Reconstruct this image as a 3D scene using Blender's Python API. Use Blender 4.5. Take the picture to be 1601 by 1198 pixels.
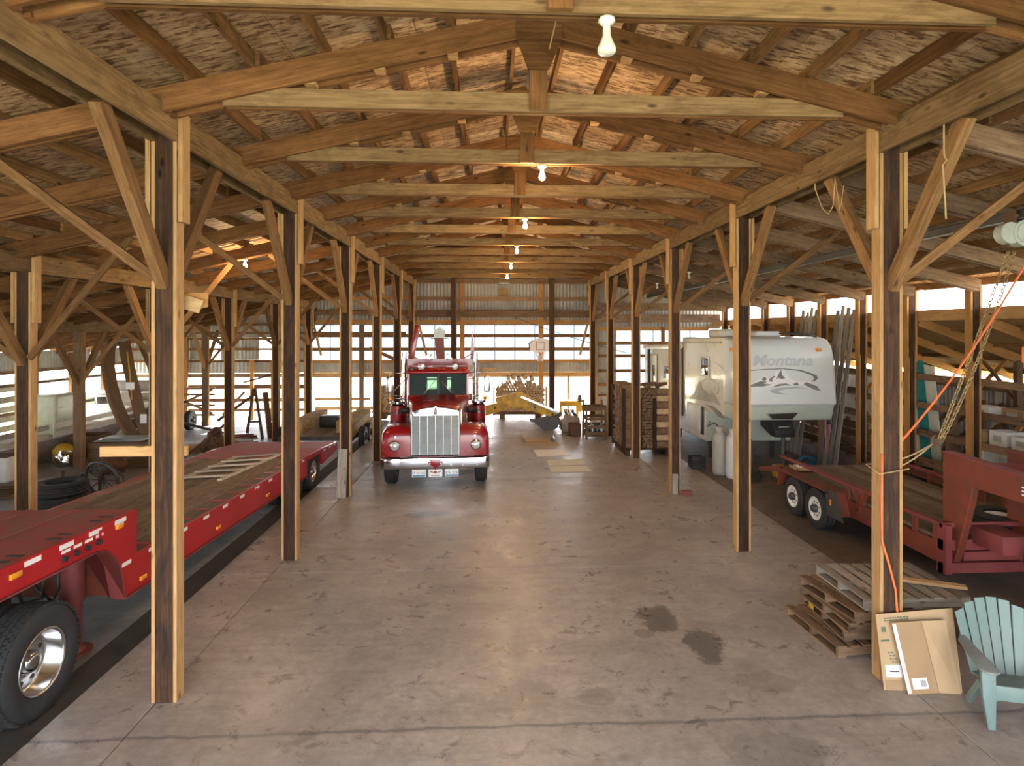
import bpy, bmesh, math, random
from mathutils import Vector, Matrix, Euler
random.seed(7)
PI = math.pi
scene = bpy.context.scene
col = scene.collection
for o in list(bpy.data.objects): bpy.data.objects.remove(o)

# ---------------------------------------------------------------- camera
F_PX, YAW, CAMX, CAMH, V0, U0 = 945.0, 0.0518, -0.485, 3.615, 518.2, 816.2
cd = bpy.data.cameras.new('camera'); cam = bpy.data.objects.new('camera', cd); col.objects.link(cam)
cd.sensor_width = 36.0; cd.sensor_fit = 'HORIZONTAL'; cd.lens = F_PX / 1601 * 36
cd.shift_x = (800.5 - U0) / 1601; cd.shift_y = (V0 - 599.0) / 1601
cd.clip_start = 0.05; cd.clip_end = 500
cam.location = (CAMX, 0, CAMH); cam.rotation_euler = (PI / 2, 0, -YAW)
scene.camera = cam

# ---------------------------------------------------------------- sky, sun, exposure
world = bpy.data.worlds.new('world'); scene.world = world; world.use_nodes = True
wn = world.node_tree; wn.nodes.clear()
wo = wn.nodes.new('ShaderNodeOutputWorld'); wb = wn.nodes.new('ShaderNodeBackground')
wb.inputs['Color'].default_value = (0.93, 0.955, 1.0, 1); wb.inputs['Strength'].default_value = 1.35
wn.links.new(wb.outputs[0], wo.inputs[0])
sd = bpy.data.lights.new('sun', 'SUN'); sd.energy = 8.0; sd.angle = math.radians(0.6); sd.color = (1.0, 0.93, 0.8)
sun = bpy.data.objects.new('sun', sd); col.objects.link(sun)
sun.rotation_euler = Vector((-0.14, -0.80, -0.72)).to_track_quat('-Z', 'Y').to_euler()   # shines in from behind the back wall
sun.location = (6, 50, 40)
vs = scene.view_settings
scene.display_settings.display_device = 'sRGB'
vs.view_transform = 'Standard'; vs.look = 'None'; vs.gamma = 1.0; vs.use_curve_mapping = False
vs.exposure = 3.2

def ray(u, v):
    r = (u - U0) / F_PX; t = (V0 - v) / F_PX; s, c = math.sin(YAW), math.cos(YAW)
    return Vector((s + r * c, c - r * s, t))
CAM = Vector((CAMX, 0, CAMH))
def at_z(u, v, z=0.0):
    d = ray(u, v); return CAM + d * ((z - CAMH) / d.z)
def at_x(u, v, x):
    d = ray(u, v); return CAM + d * ((x - CAMX) / d.x)
def at_y(u, v, y):
    d = ray(u, v); return CAM + d * (y / d.y)

# ---------------------------------------------------------------- mesh helpers
class MB:
    """collects shapes; build() links them as one mesh object"""
    def __init__(self, org=(0, 0, 0)):
        self.v = []; self.f = []; self.uv = []; self.sm = []; self.o = Vector(org)
    def add(self, vs_, fs, uvs=None, smooth=False):
        b = len(self.v)
        self.v += [Vector(p) - self.o for p in vs_]
        for i, f in enumerate(fs):
            self.f.append([b + k for k in f]); self.sm.append(smooth)
            self.uv.append(uvs[i] if uvs else [(vs_[k][0] + vs_[k][2] * .3, vs_[k][1] + vs_[k][2] * .7) for k in f])
        return self
    def beam(self, p0, p1, w, h, up=(0, 0, 1), ext=(0, 0)):
        """board from p0 to p1, h measured along up, w across"""
        p0 = Vector(p0); p1 = Vector(p1); d = p1 - p0; L = d.length
        d = d / L; p0 = p0 - d * ext[0]; p1 = p1 + d * ext[1]; L = (p1 - p0).length
        up = Vector(up); s = d.cross(up)
        if s.length < 1e-5: s = d.cross(Vector((0, 1, 0)))
        s.normalize(); n = s.cross(d)
        a = s * (w / 2); b = n * (h / 2)
        vs_ = [p + i * a + j * b for p in (p0, p1) for (i, j) in ((-1, -1), (1, -1), (1, 1), (-1, 1))]
        r = random.random() * 40; q = random.random() * 40
        fs = [(0, 1, 5, 4), (1, 2, 6, 5), (2, 3, 7, 6), (3, 0, 4, 7), (3, 2, 1, 0), (4, 5, 6, 7)]
        def long_(o, k): return [(r, q + o), (r, q + o + k), (r + L, q + o + k), (r + L, q + o)]
        uvs = [long_(0, w), long_(w, h), long_(w + h, w), long_(2 * w + h, h), [(r, q), (r + w * .2, q), (r + w * .2, q + h), (r, q + h)]]
        uvs.append(uvs[-1])
        return self.add(vs_, fs, uvs)
    def box(self, x0, x1, y0, y1, z0, z1):
        dx, dy, dz = x1 - x0, y1 - y0, z1 - z0
        cx, cy, cz = (x0 + x1) / 2, (y0 + y1) / 2, (z0 + z1) / 2
        if dx >= dy and dx >= dz: return self.beam((x0, cy, cz), (x1, cy, cz), dy, dz)
        if dy >= dx and dy >= dz: return self.beam((cx, y0, cz), (cx, y1, cz), dx, dz)
        return self.beam((cx, cy, z0), (cx, cy, z1), dx, dy, up=(0, 1, 0))
    def cyl(self, p0, p1, r0, r1=None, n=12, caps=True, smooth=True):
        p0 = Vector(p0); p1 = Vector(p1); r1 = r0 if r1 is None else r1
        d = (p1 - p0).normalized(); s = d.cross(Vector((0, 0, 1)))
        if s.length < 1e-4: s = Vector((1, 0, 0))
        s.normalize(); t = d.cross(s)
        vs_ = []
        for p, r in ((p0, r0), (p1, r1)):
            for i in range(n):
                a = 2 * PI * i / n; vs_.append(p + (s * math.cos(a) + t * math.sin(a)) * r)
        fs = [(i, i + n, (i + 1) % n + n, (i + 1) % n) for i in range(n)]
        L = (p1 - p0).length; q = random.random() * 30
        uvs = [[(q, i * .05), (q + L, i * .05), (q + L, i * .05 + .05), (q, i * .05 + .05)] for i in range(n)]
        self.add(vs_, fs, uvs, smooth)
        if caps:
            self.add(vs_[:n], [tuple(range(n))]); self.add(vs_[n:], [tuple(reversed(range(n)))])
        return self
    def lathe(self, prof, org=(0, 0, 0), axis=(0, 0, 1), n=24, smooth=True):
        """prof: list of (radius, along)"""
        org = Vector(org); d = Vector(axis).normalized(); s = d.cross(Vector((0, 0, 1)))
        if s.length < 1e-4: s = Vector((1, 0, 0))
        s.normalize(); t = d.cross(s); m = len(prof)
        vs_ = []
        for i in range(n):
            a = 2 * PI * i / n; e = s * math.cos(a) + t * math.sin(a)
            for r, z in prof: vs_.append(org + e * r + d * z)
        fs = []
        for i in range(n):
            j = (i + 1) % n
            for k in range(m - 1): fs.append((i * m + k, i * m + k + 1, j * m + k + 1, j * m + k))
        return self.add(vs_, fs, None, smooth)
    def tube(self, pts, r, n=6, closed=False):
        pts = [Vector(p) for p in pts]; m = len(pts); vs_ = []; prev = None
        for i, p in enumerate(pts):
            d = (pts[(i + 1) % m] - pts[i - 1]) if (closed or 0 < i < m - 1) else (pts[1] - pts[0] if i == 0 else pts[-1] - pts[-2])
            d.normalize()
            if prev is None:
                s = d.cross(Vector((0, 0, 1)))
                if s.length < 1e-3: s = d.cross(Vector((0, 1, 0)))
            else:
                s = prev - d * prev.dot(d)
                if s.length < 1e-4: s = d.cross(Vector((0, 1, 0)))
            s.normalize(); prev = s; t = d.cross(s)
            rr = r[i] if isinstance(r, (list, tuple)) else r
            for k in range(n):
                a = 2 * PI * k / n; vs_.append(p + (s * math.cos(a) + t * math.sin(a)) * rr)
        fs = []
        for i in range(m if closed else m - 1):
            j = (i + 1) % m
            for k in range(n): fs.append((i * n + k, j * n + k, j * n + (k + 1) % n, i * n + (k + 1) % n))
        if not closed: fs += [tuple(reversed(range(n))), tuple(range((m - 1) * n, m * n))]
        return self.add(vs_, fs, None, True)
    def prism(self, poly, e0, e1):
        """poly of 3-D points swept from offset e0 to e1"""
        e0 = Vector(e0); e1 = Vector(e1); n = len(poly)
        vs_ = [Vector(p) + e0 for p in poly] + [Vector(p) + e1 for p in poly]
        fs = [tuple(range(n)), tuple(reversed(range(n, 2 * n)))] + [(i, i + n, (i + 1) % n + n, (i + 1) % n) for i in range(n)]
        return self.add(vs_, fs)
    def torus(self, c, axis, R, r, n=20, k=8):
        prof = [(R + r * math.cos(2 * PI * i / k), r * math.sin(2 * PI * i / k)) for i in range(k + 1)]
        return self.lathe(prof, c, axis, n)
    def mesh(self, name):
        me = bpy.data.meshes.new(name)
        me.from_pydata([tuple(p) for p in self.v], [], self.f)
        uvl = me.uv_layers.new(name='UVMap'); i = 0
        for k, p in enumerate(me.polygons):
            p.use_smooth = self.sm[k]
            for c in self.uv[k]:
                uvl.data[i].uv = c; i += 1
        me.update()
        return me
    def build(self, name, mat, parent=None, bevel=0, seg=2, kind=None, label=None, fix=True):
        me = self.mesh(name)
        if fix or bevel:
            bm = bmesh.new(); bm.from_mesh(me)
            if bevel:
                bmesh.ops.remove_doubles(bm, verts=bm.verts, dist=1e-5)
            bmesh.ops.recalc_face_normals(bm, faces=bm.faces)
            if bevel:
                es = [e for e in bm.edges if len(e.link_faces) == 2 and e.calc_face_angle(0) > 0.5]
                bmesh.ops.bevel(bm, geom=es, offset=bevel, segments=seg, profile=0.5, affect='EDGES', clamp_overlap=True)
                for f in bm.faces: f.smooth = seg > 1
            bm.to_mesh(me); bm.free()
            if bevel and seg > 1: smooth_by_angle(me)
        ob = link(name, me, mat, parent, kind, label)
        if not parent: ob.location = self.o
        return ob

def smooth_by_angle(me, ang=0.7):
    bm = bmesh.new(); bm.from_mesh(me)
    for e in bm.edges:
        e.smooth = not (len(e.link_faces) == 2 and e.calc_face_angle(0) > ang)
    bm.to_mesh(me); bm.free()

def link(name, me, mat, parent=None, kind=None, label=None):
    o = bpy.data.objects.new(name, me); col.objects.link(o)
    if mat and not me.materials: me.materials.append(mat)
    if parent: o.parent = parent
    if kind: o['kind'] = kind
    if label: o['label'] = label
    return o

def thing(name, label, cat, loc=(0, 0, 0), rotz=0.0, group=None, rot=None):
    o = bpy.data.objects.new(name, None); col.objects.link(o)
    o.empty_display_size = 0.2
    o.location = loc; o.rotation_euler = rot if rot else (0, 0, rotz)
    o['label'] = label; o['category'] = cat
    if group: o['group'] = group
    return o
def tag(o, label, cat, group=None):
    o['label'] = label; o['category'] = cat
    if group: o['group'] = group
    return o
def struct(o): o['kind'] = 'structure'; return o
def dup(root, loc, rotz=None, label=None, group=None, rot=None):
    r = root.copy(); col.objects.link(r); r.location = loc
    if rotz is not None: r.rotation_euler = (0, 0, rotz)
    if rot is not None: r.rotation_euler = rot
    if label: r['label'] = label
    if group: r['group'] = group
    for ch in list(root.children):
        c = ch.copy(); col.objects.link(c); c.parent = r
        for g in list(ch.children):
            d = g.copy(); col.objects.link(d); d.parent = c
    return r

def text_mesh(body, size, shear=0.0, thick=0.0, bold=0.0):
    cu = bpy.data.curves.new('txt', 'FONT'); cu.body = body; cu.size = size; cu.shear = shear
    cu.align_x = 'CENTER'; cu.align_y = 'CENTER'; cu.extrude = thick; cu.offset = bold
    cu.resolution_u = 3
    t = bpy.data.objects.new('txt', cu)
    me = bpy.data.meshes.new_from_object(t)
    bpy.data.objects.remove(t); bpy.data.curves.remove(cu)
    return me
def put_text(name, body, size, mat, parent, loc, rot, shear=0.0, thick=0.0015, bold=0.0, sx=1.0):
    me = text_mesh(body, size, shear, thick, bold)
    o = link(name, me, mat, parent); o.location = loc; o.rotation_euler = rot; o.scale = (sx, 1, 1)
    return o

# ---------------------------------------------------------------- materials
def newmat(name):
    m = bpy.data.materials.new(name); m.use_nodes = True
    nt = m.node_tree; nt.nodes.clear()
    out = nt.nodes.new('ShaderNodeOutputMaterial'); b = nt.nodes.new('ShaderNodeBsdfPrincipled')
    nt.links.new(b.outputs[0], out.inputs[0])
    return m, nt, b, out
def N(nt, typ, **kw):
    n = nt.nodes.new('ShaderNode' + typ)
    for k, v in kw.items():
        if k.startswith('_'): setattr(n, k[1:], v)
        else:
            key = int(k[1:]) if k[0] == 'i' and k[1:].isdigit() else k.replace('__', ' ')
            n.inputs[key].default_value = v
    return n
def L(nt, a, b): nt.links.new(a, b)
def ramp(nt, fac, stops, interp='LINEAR'):
    n = nt.nodes.new('ShaderNodeValToRGB'); cr = n.color_ramp; cr.interpolation = interp
    while len(cr.elements) < len(stops): cr.elements.new(0.5)
    for e, (p, c) in zip(cr.elements, stops):
        e.position = p; e.color = (*c, 1) if len(c) == 3 else c
    L(nt, fac, n.inputs[0]); return n.outputs[0]
def mixc(nt, fac, a, b, mode='MIX'):
    n = nt.nodes.new('ShaderNodeMix'); n.data_type = 'RGBA'; n.blend_type = mode
    for s, v in ((n.inputs[0], fac), (n.inputs[6], a), (n.inputs[7], b)):
        if hasattr(v, 'is_linked') or hasattr(v, 'links'): L(nt, v, s)
        else: s.default_value = v if isinstance(v, (int, float)) else (*v, 1)
    return n.outputs[2]
def math_(nt, op, a, b=None, clamp=False):
    n = nt.nodes.new('ShaderNodeMath'); n.operation = op; n.use_clamp = clamp
    for i, v in enumerate((a, b)):
        if v is None: continue
        if hasattr(v, 'links'): L(nt, v, n.inputs[i])
        else: n.inputs[i].default_value = v
    return n.outputs[0]
def bump(nt, b, h, strength=0.3, dist=0.02):
    n = N(nt, 'Bump', Strength=strength, Distance=dist); L(nt, h, n.inputs['Height']); L(nt, n.outputs[0], b.inputs['Normal'])

def plain(name, c, rough=0.6, metal=0.0, var=0.12, scale=6.0, coat=0.0, dirt=None, bumpy=0.0):
    """plain surface with a little procedural unevenness"""
    m, nt, b, out = newmat(name)
    tc = N(nt, 'TexCoord'); n = N(nt, 'TexNoise', Scale=scale, Detail=6.0, Roughness=0.6); L(nt, tc.outputs['Object'], n.inputs['Vector'])
    lo = tuple(max(0, x * (1 - var)) for x in c); hi = tuple(min(1, x * (1 + var)) for x in c)
    cc = ramp(nt, n.outputs['Fac'], [(0.3, lo), (0.7, hi)])
    if dirt:
        n2 = N(nt, 'TexNoise', Scale=scale * .45, Detail=8.0, Roughness=0.7); L(nt, tc.outputs['Object'], n2.inputs['Vector'])
        cc = mixc(nt, ramp(nt, n2.outputs['Fac'], [(0.48, (0, 0, 0)), (0.66, (1, 1, 1))]), cc, dirt)
    L(nt, cc, b.inputs['Base Color'])
    b.inputs['Metallic'].default_value = metal
    rr = ramp(nt, n.outputs['Fac'], [(0.3, (rough * .85,) * 3), (0.7, (min(1, rough * 1.15),) * 3)]); L(nt, rr, b.inputs['Roughness'])
    if coat: b.inputs['Coat Weight'].default_value = coat; b.inputs['Coat Roughness'].default_value = 0.08
    if bumpy: bump(nt, b, n.outputs['Fac'], bumpy, 0.02)
    return m

def wood(name, dark, mid, light, stain=0.45, rough=0.8, rnd=0.3, grain=1.0, knots=True, stainc=None):
    m, nt, b, out = newmat(name)
    tc = N(nt, 'TexCoord'); oi = N(nt, 'ObjectInfo')
    mp = N(nt, 'Mapping'); mp.inputs['Scale'].default_value = (0.9 * grain, 16 * grain, 1); L(nt, tc.outputs['UV'], mp.inputs['Vector'])
    off = N(nt, 'CombineXYZ'); L(nt, math_(nt, 'MULTIPLY', oi.outputs['Random'], 31.0), off.inputs[0]); L(nt, off.outputs[0], mp.inputs['Location'])
    n1 = N(nt, 'TexNoise', Scale=2.2, Detail=7.0, Roughness=0.65, Distortion=0.5); L(nt, mp.outputs[0], n1.inputs['Vector'])
    c = ramp(nt, n1.outputs['Fac'], [(0.25, dark), (0.5, mid), (0.75, light)])
    # broad staining along and across boards
    mp2 = N(nt, 'Mapping'); mp2.inputs['Scale'].default_value = (1.3, 3.2, 1); L(nt, tc.outputs['UV'], mp2.inputs['Vector']); L(nt, off.outputs[0], mp2.inputs['Location'])
    n2 = N(nt, 'TexNoise', Scale=1.6, Detail=5.0, Roughness=0.7, Distortion=1.0); L(nt, mp2.outputs[0], n2.inputs['Vector'])
    sc = stainc or tuple(x * .45 for x in dark)
    c = mixc(nt, ramp(nt, n2.outputs['Fac'], [(0.46, (0, 0, 0)), (0.75, (stain,) * 3)]), c, sc)
    if knots:
        mp3 = N(nt, 'Mapping'); mp3.inputs['Scale'].default_value = (2.0, 5.0, 1); L(nt, tc.outputs['UV'], mp3.inputs['Vector']); L(nt, off.outputs[0], mp3.inputs['Location'])
        vo = N(nt, 'TexVoronoi', Scale=1.0); L(nt, mp3.outputs[0], vo.inputs['Vector'])
        c = mixc(nt, ramp(nt, vo.outputs['Distance'], [(0.05, (0.8,) * 3), (0.13, (0, 0, 0))]), c, tuple(x * .3 for x in dark))
    # every board its own tone
    tone = ramp(nt, oi.outputs['Random'], [(0.0, (1 - rnd,) * 3), (1.0, (1 + rnd,) * 3)])
    c = mixc(nt, 1.0, c, tone, 'MULTIPLY')
    L(nt, c, b.inputs['Base Color']); b.inputs['Roughness'].default_value = rough
    b.inputs['Specular IOR Level'].default_value = 0.08
    bump(nt, b, n1.outputs['Fac'], 0.25, 0.006)
    return m

M = {}
M['beam'] = wood('weathered_beam', (.11, .064, .030), (.195, .122, .058), (.275, .182, .095), stain=.65)
M['truss'] = wood('truss_lumber', (.10, .044, .017), (.18, .085, .033), (.255, .132, .055), stain=.6)
M['rafter_pale'] = wood('rafter_greyed', (.125, .074, .045), (.215, .14, .09), (.31, .22, .15), stain=.65)
M['new'] = wood('fresh_lumber', (.30, .165, .068), (.43, .258, .115), (.52, .34, .172), stain=.4, rnd=.12)
M['fresh2'] = wood('orange_lumber', (.34, .155, .05), (.45, .23, .08), (.52, .29, .12), stain=.3, rnd=.15)
M['core'] = wood('tarred_post', (.028, .016, .011), (.062, .033, .020), (.12, .064, .036), stain=.9, stainc=(.02, .018, .02), rnd=.25)
M['brace'] = wood('brace_timber', (.12, .06, .026), (.21, .112, .048), (.30, .175, .082), stain=.55)
M['old'] = wood('old_board', (.10, .06, .035), (.18, .115, .07), (.27, .185, .12), stain=.6)
M['grey'] = wood('silvered_board', (.17, .145, .12), (.29, .255, .215), (.40, .36, .31), stain=.4)
M['paleboard'] = wood('pale_board', (.34, .30, .24), (.48, .44, .37), (.58, .54, .47), stain=.35)
M['deckwood'] = wood('trailer_planks', (.12, .092, .068), (.225, .18, .138), (.32, .27, .215), stain=.5, rnd=.2)
M['formply'] = wood('brown_form_ply', (.12, .065, .03), (.18, .10, .05), (.24, .145, .075), stain=.4, knots=False, grain=.5)
M['ply'] = wood('plywood', (.30, .18, .085), (.40, .26, .13), (.47, .33, .18), stain=.4, knots=False, grain=.5)

def mk_osb():
    m, nt, b, out = newmat('osb_deck')
    g = N(nt, 'NewGeometry'); oi = N(nt, 'ObjectInfo')
    def flakes(sx, sy, rot, seed):
        mp = N(nt, 'Mapping'); mp.inputs['Scale'].default_value = (sx, sy, 2); mp.inputs['Rotation'].default_value = (0, 0, rot); mp.inputs['Location'].default_value = (seed, seed * 1.7, 0)
        L(nt, g.outputs['Position'], mp.inputs['Vector'])
        w = N(nt, 'TexNoise', Scale=1.5, Detail=2.0); L(nt, mp.outputs[0], w.inputs['Vector'])
        ad = N(nt, 'VectorMath', _operation='ADD'); L(nt, mp.outputs[0], ad.inputs[0])
        sc = N(nt, 'VectorMath', _operation='SCALE'); L(nt, w.outputs['Color'], sc.inputs[0]); sc.inputs['Scale'].default_value = 0.9; L(nt, sc.outputs[0], ad.inputs[1])
        v = N(nt, 'TexVoronoi', Scale=1.0); L(nt, ad.outputs[0], v.inputs['Vector'])
        sp = N(nt, 'SeparateColor'); L(nt, v.outputs['Color'], sp.inputs[0])
        return sp.outputs[0]
    a = flakes(7, 30, 0.12, 0); c2 = flakes(10, 44, -0.3, 9.0); c3 = flakes(16, 28, 0.8, 4.0)
    s = math_(nt, 'ADD', math_(nt, 'MULTIPLY', a, .45), math_(nt, 'ADD', math_(nt, 'MULTIPLY', c2, .35), math_(nt, 'MULTIPLY', c3, .2)))
    c = ramp(nt, s, [(0.2, (.10, .05, .02)), (0.34, (.25, .14, .065)), (0.5, (.42, .275, .145)), (0.8, (.58, .42, .255))])
    n = N(nt, 'TexNoise', Scale=.8, Detail=6.0, Roughness=.7); L(nt, g.outputs['Position'], n.inputs['Vector'])
    c = mixc(nt, ramp(nt, n.outputs['Fac'], [(0.5, (0, 0, 0)), (0.72, (.55,) * 3)]), c, (.09, .05, .03))
    tone = ramp(nt, oi.outputs['Random'], [(0.0, (.78, .74, .72)), (1.0, (1.15, 1.12, 1.1))])
    c = mixc(nt, 1.0, c, tone, 'MULTIPLY')
    L(nt, c, b.inputs['Base Color']); b.inputs['Roughness'].default_value = .75
    bump(nt, b, s, .3, .006)
    return m
M['osb'] = mk_osb()

def mk_concrete(name, base, dark, warm, rough=(.32, .62), stains=(), crack=False):
    m, nt, b, out = newmat(name)
    g = N(nt, 'NewGeometry'); P = g.outputs['Position']
    def noise(scale, det=6.0, ro=.65, dist=0.0, vec=None):
        n = N(nt, 'TexNoise', Scale=scale, Detail=det, Roughness=ro, Distortion=dist); L(nt, vec or P, n.inputs['Vector']); return n.outputs['Fac']
    n0 = noise(.35, 8.0, .7, .8); n1 = noise(1.7, 8.0, .7, .4); n2 = noise(14.0, 4.0)
    c = ramp(nt, n0, [(0.3, dark), (0.52, base), (0.7, warm)])
    c = mixc(nt, ramp(nt, n1, [(0.42, (.0,) * 3), (0.7, (.55,) * 3)]), c, tuple(x * .72 for x in base))
    c = mixc(nt, 1.0, c, ramp(nt, n2, [(0.25, (.86,) * 3), (0.75, (1.12,) * 3)]), 'MULTIPLY')
    n4 = noise(4.5, 12.0, .78, .6); c = mixc(nt, 1.0, c, ramp(nt, n4, [(0.3, (.66,) * 3), (0.5, (1.0,) * 3), (0.7, (1.22,) * 3)]), 'MULTIPLY')
    # stretched trowel and tyre streaks
    mp = N(nt, 'Mapping'); mp.inputs['Scale'].default_value = (.5, 2.4, 1); L(nt, P, mp.inputs['Vector'])
    n3 = noise(1.1, 7.0, .75, 1.5, mp.outputs[0])
    c = mixc(nt, ramp(nt, n3, [(0.5, (0,) * 3), (0.82, (.6,) * 3)]), c, tuple(x * .6 for x in dark))
    # scattered oil drips
    v = N(nt, 'TexVoronoi', Scale=1.15); L(nt, P, v.inputs['Vector'])
    c = mixc(nt, ramp(nt, v.outputs['Distance'], [(0.03, (.45,) * 3), (0.09, (0,) * 3)]), c, tuple(x * .55 for x in dark))
    wob = noise(2.2, 6.0, .7)
    for (x, y, rx, ry, amt, rz) in stains:
        sb = N(nt, 'VectorMath', _operation='SUBTRACT'); L(nt, P, sb.inputs[0]); sb.inputs[1].default_value = (x, y, 0)
        mm = N(nt, 'Mapping'); mm.inputs['Rotation'].default_value = (0, 0, rz); mm.inputs['Scale'].default_value = (1 / rx, 1 / ry, 0); L(nt, sb.outputs[0], mm.inputs['Vector'])
        ln = N(nt, 'VectorMath', _operation='LENGTH'); L(nt, mm.outputs[0], ln.inputs[0])
        d = math_(nt, 'ADD', ln.outputs['Value'], math_(nt, 'MULTIPLY', math_(nt, 'SUBTRACT', wob, .5), 2.6))
        c = mixc(nt, ramp(nt, d, [(0.82, (amt,) * 3), (1.0, (0,) * 3)]), c, (.085, .078, .072))
    rg = ramp(nt, math_(nt, 'ADD', math_(nt, 'MULTIPLY', n1, .4), math_(nt, 'MULTIPLY', n4, .6)), [(0.36, (rough[0],) * 3), (0.62, (rough[1],) * 3)])
    if crack:
        sx = N(nt, 'SeparateXYZ'); L(nt, P, sx.inputs[0])
        nn = N(nt, 'TexNoise', Scale=.8, Detail=6.0, Roughness=.7); L(nt, P, nn.inputs['Vector'])
        yy = math_(nt, 'ADD', sx.outputs[1], math_(nt, 'MULTIPLY', math_(nt, 'SUBTRACT', nn.outputs['Fac'], .5), .22))
        d = math_(nt, 'ABSOLUTE', math_(nt, 'SUBTRACT', yy, 5.52))
        c = mixc(nt, ramp(nt, d, [(0.008, (.75,) * 3), (0.035, (0,) * 3)]), c, (.10, .10, .105))
    L(nt, c, b.inputs['Base Color']); L(nt, rg, b.inputs['Roughness'])
    b.inputs['Specular IOR Level'].default_value = 0.5
    hh = math_(nt, 'ADD', n1, math_(nt, 'MULTIPLY', n2, .25)); bump(nt, b, math_(nt, 'ADD', hh, n4), .16, .02)
    return m
STAINS = [(1.62, 7.55, .26, .42, .75, .25), (1.98, 6.85, .22, .45, .8, .2), (1.35, 7.15, .16, .12, .45, 0), (-1.75, 12.0, .45, .22, .6, 0), (.55, 5.95, .22, .16, .35, 0),
          (-.2, 6.0, .4, .3, .3, 0), (2.4, 6.1, .35, .2, .3, 0), (-2.0, 4.9, .3, .2, .3, 0), (-.6, 8.5, .8, .22, .3, 0), (1.9, 5.0, .5, .3, .35, .3)]
M['conc'] = mk_concrete('aisle_concrete', (.335, .298, .275), (.23, .202, .187), (.40, .355, .32), (.14, .62), STAINS, True)
M['lane'] = mk_concrete('lane_concrete', (.245, .24, .232), (.15, .146, .14), (.31, .29, .262), (.35, .7))
M['lane_r'] = mk_concrete('lane_concrete_brown', (.155, .12, .095), (.10, .078, .062), (.20, .16, .125), (.5, .8))
M['curb'] = mk_concrete('curb_concrete', (.24, .20, .19), (.17, .14, .13), (.30, .25, .23), (.7, .9))
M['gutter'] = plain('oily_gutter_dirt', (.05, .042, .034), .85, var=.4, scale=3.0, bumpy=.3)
M['dirt'] = plain('packed_dirt', (.16, .12, .085), .95, var=.35, scale=2.0, bumpy=.4)
M['yard'] = plain('sunlit_yard_gravel', (.42, .42, .30), .95, var=.2, scale=.8)

def mk_galv():
    m, nt, b, out = newmat('galvanised_sheet')
    g = N(nt, 'NewGeometry'); n = N(nt, 'TexNoise', Scale=1.4, Detail=8.0, Roughness=.7); L(nt, g.outputs['Position'], n.inputs['Vector'])
    c = ramp(nt, n.outputs['Fac'], [(0.3, (.22, .205, .18)), (0.5, (.33, .32, .295)), (0.75, (.42, .41, .385))])
    L(nt, c, b.inputs['Base Color']); b.inputs['Metallic'].default_value = .35; b.inputs['Roughness'].default_value = .55
    return m
M['galv'] = mk_galv()
def mk_translucent():
    m, nt, b, out = newmat('fibreglass_sheet')
    d = N(nt, 'BsdfDiffuse'); d.inputs['Color'].default_value = (.30, .32, .35, 1)
    t = N(nt, 'BsdfTranslucent'); t.inputs['Color'].default_value = (.80, .86, .92, 1)
    x = N(nt, 'MixShader', Fac=.72); L(nt, d.outputs[0], x.inputs[1]); L(nt, t.outputs[0], x.inputs[2])
    g = N(nt, 'NewGeometry'); n = N(nt, 'TexNoise', Scale=.6, Detail=6.0); L(nt, g.outputs['Position'], n.inputs['Vector'])
    L(nt, ramp(nt, n.outputs['Fac'], [(0.35, (.045, .056, .072)), (.65, (.066, .078, .094))]), t.inputs['Color'])
    L(nt, x.outputs[0], out.inputs[0]); return m
M['fibre'] = mk_translucent()

M['red'] = plain('red_paint', (.37, .006, .013), .35, var=.03, scale=1, coat=.25)
M['redtruck'] = plain('dark_red_paint', (.235, .003, .007), .3, var=.05, scale=2, coat=.4)
M['reddust'] = plain('dusty_red_deck', (.30, .07, .065), .6, var=.25, scale=4, dirt=(.22, .11, .08))
M['oxide'] = plain('oxide_red_paint', (.17, .034, .016), .6, var=.2, scale=5, dirt=(.11, .035, .024))
M['pinkred'] = plain('faded_red_paint', (.19, .036, .036), .65, var=.18, scale=6)
M['chrome'] = plain('chrome', (.46, .47, .50), .08, 1.0, var=.03)
M['alu'] = plain('polished_aluminium', (.70, .71, .72), .2, 1.0, var=.05)
M['steel'] = plain('dark_steel', (.085, .08, .078), .55, .6, var=.25, scale=8)
M['rust'] = plain('rusty_iron', (.13, .062, .035), .85, .2, var=.4, scale=9, dirt=(.07, .045, .035))
M['rubber'] = plain('tyre_rubber', (.022, .022, .023), .75, var=.25, scale=12)
M['black'] = plain('black_plastic', (.02, .02, .021), .5)
M['cream'] = plain('cream_gelcoat', (.68, .66, .58), .3, var=.03, scale=1.5, coat=.4)
M['capwhite'] = plain('white_cap_gelcoat', (.66, .69, .68), .35, var=.03, scale=1.5, coat=.3)
M['greenwhite'] = plain('pale_lower_panel', (.50, .55, .47), .45, var=.05)
M['white'] = plain('white_paint', (.74, .74, .71), .5, var=.05)
M['whitesheet'] = plain('white_sticker', (.78, .78, .76), .5, var=.03)
M['amber'] = plain('amber_lens', (.75, .26, .015), .25, var=.05, coat=.5)
M['redlens'] = plain('red_lens', (.40, .01, .01), .25, var=.05, coat=.5)
M['yellow'] = plain('yellow_paint', (.60, .36, .02), .5, var=.2, scale=5, dirt=(.25, .17, .05))
M['orange'] = plain('orange_cord', (.80, .17, .05), .5)
M['pink'] = plain('pink_ribbon', (.75, .12, .25), .6)
M['rope'] = plain('twine', (.42, .30, .15), .9, var=.2)
M['chain'] = plain('worn_chain', (.36, .26, .13), .55, .6, var=.25)
M['teal'] = plain('teal_plastic', (.15, .225, .215), .5, var=.1, scale=3, dirt=(.18, .22, .205))
M['dustyteal'] = plain('dusty_teal_plastic', (.19, .205, .20), .8, var=.15, scale=4, dirt=(.15, .20, .19))
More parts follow.
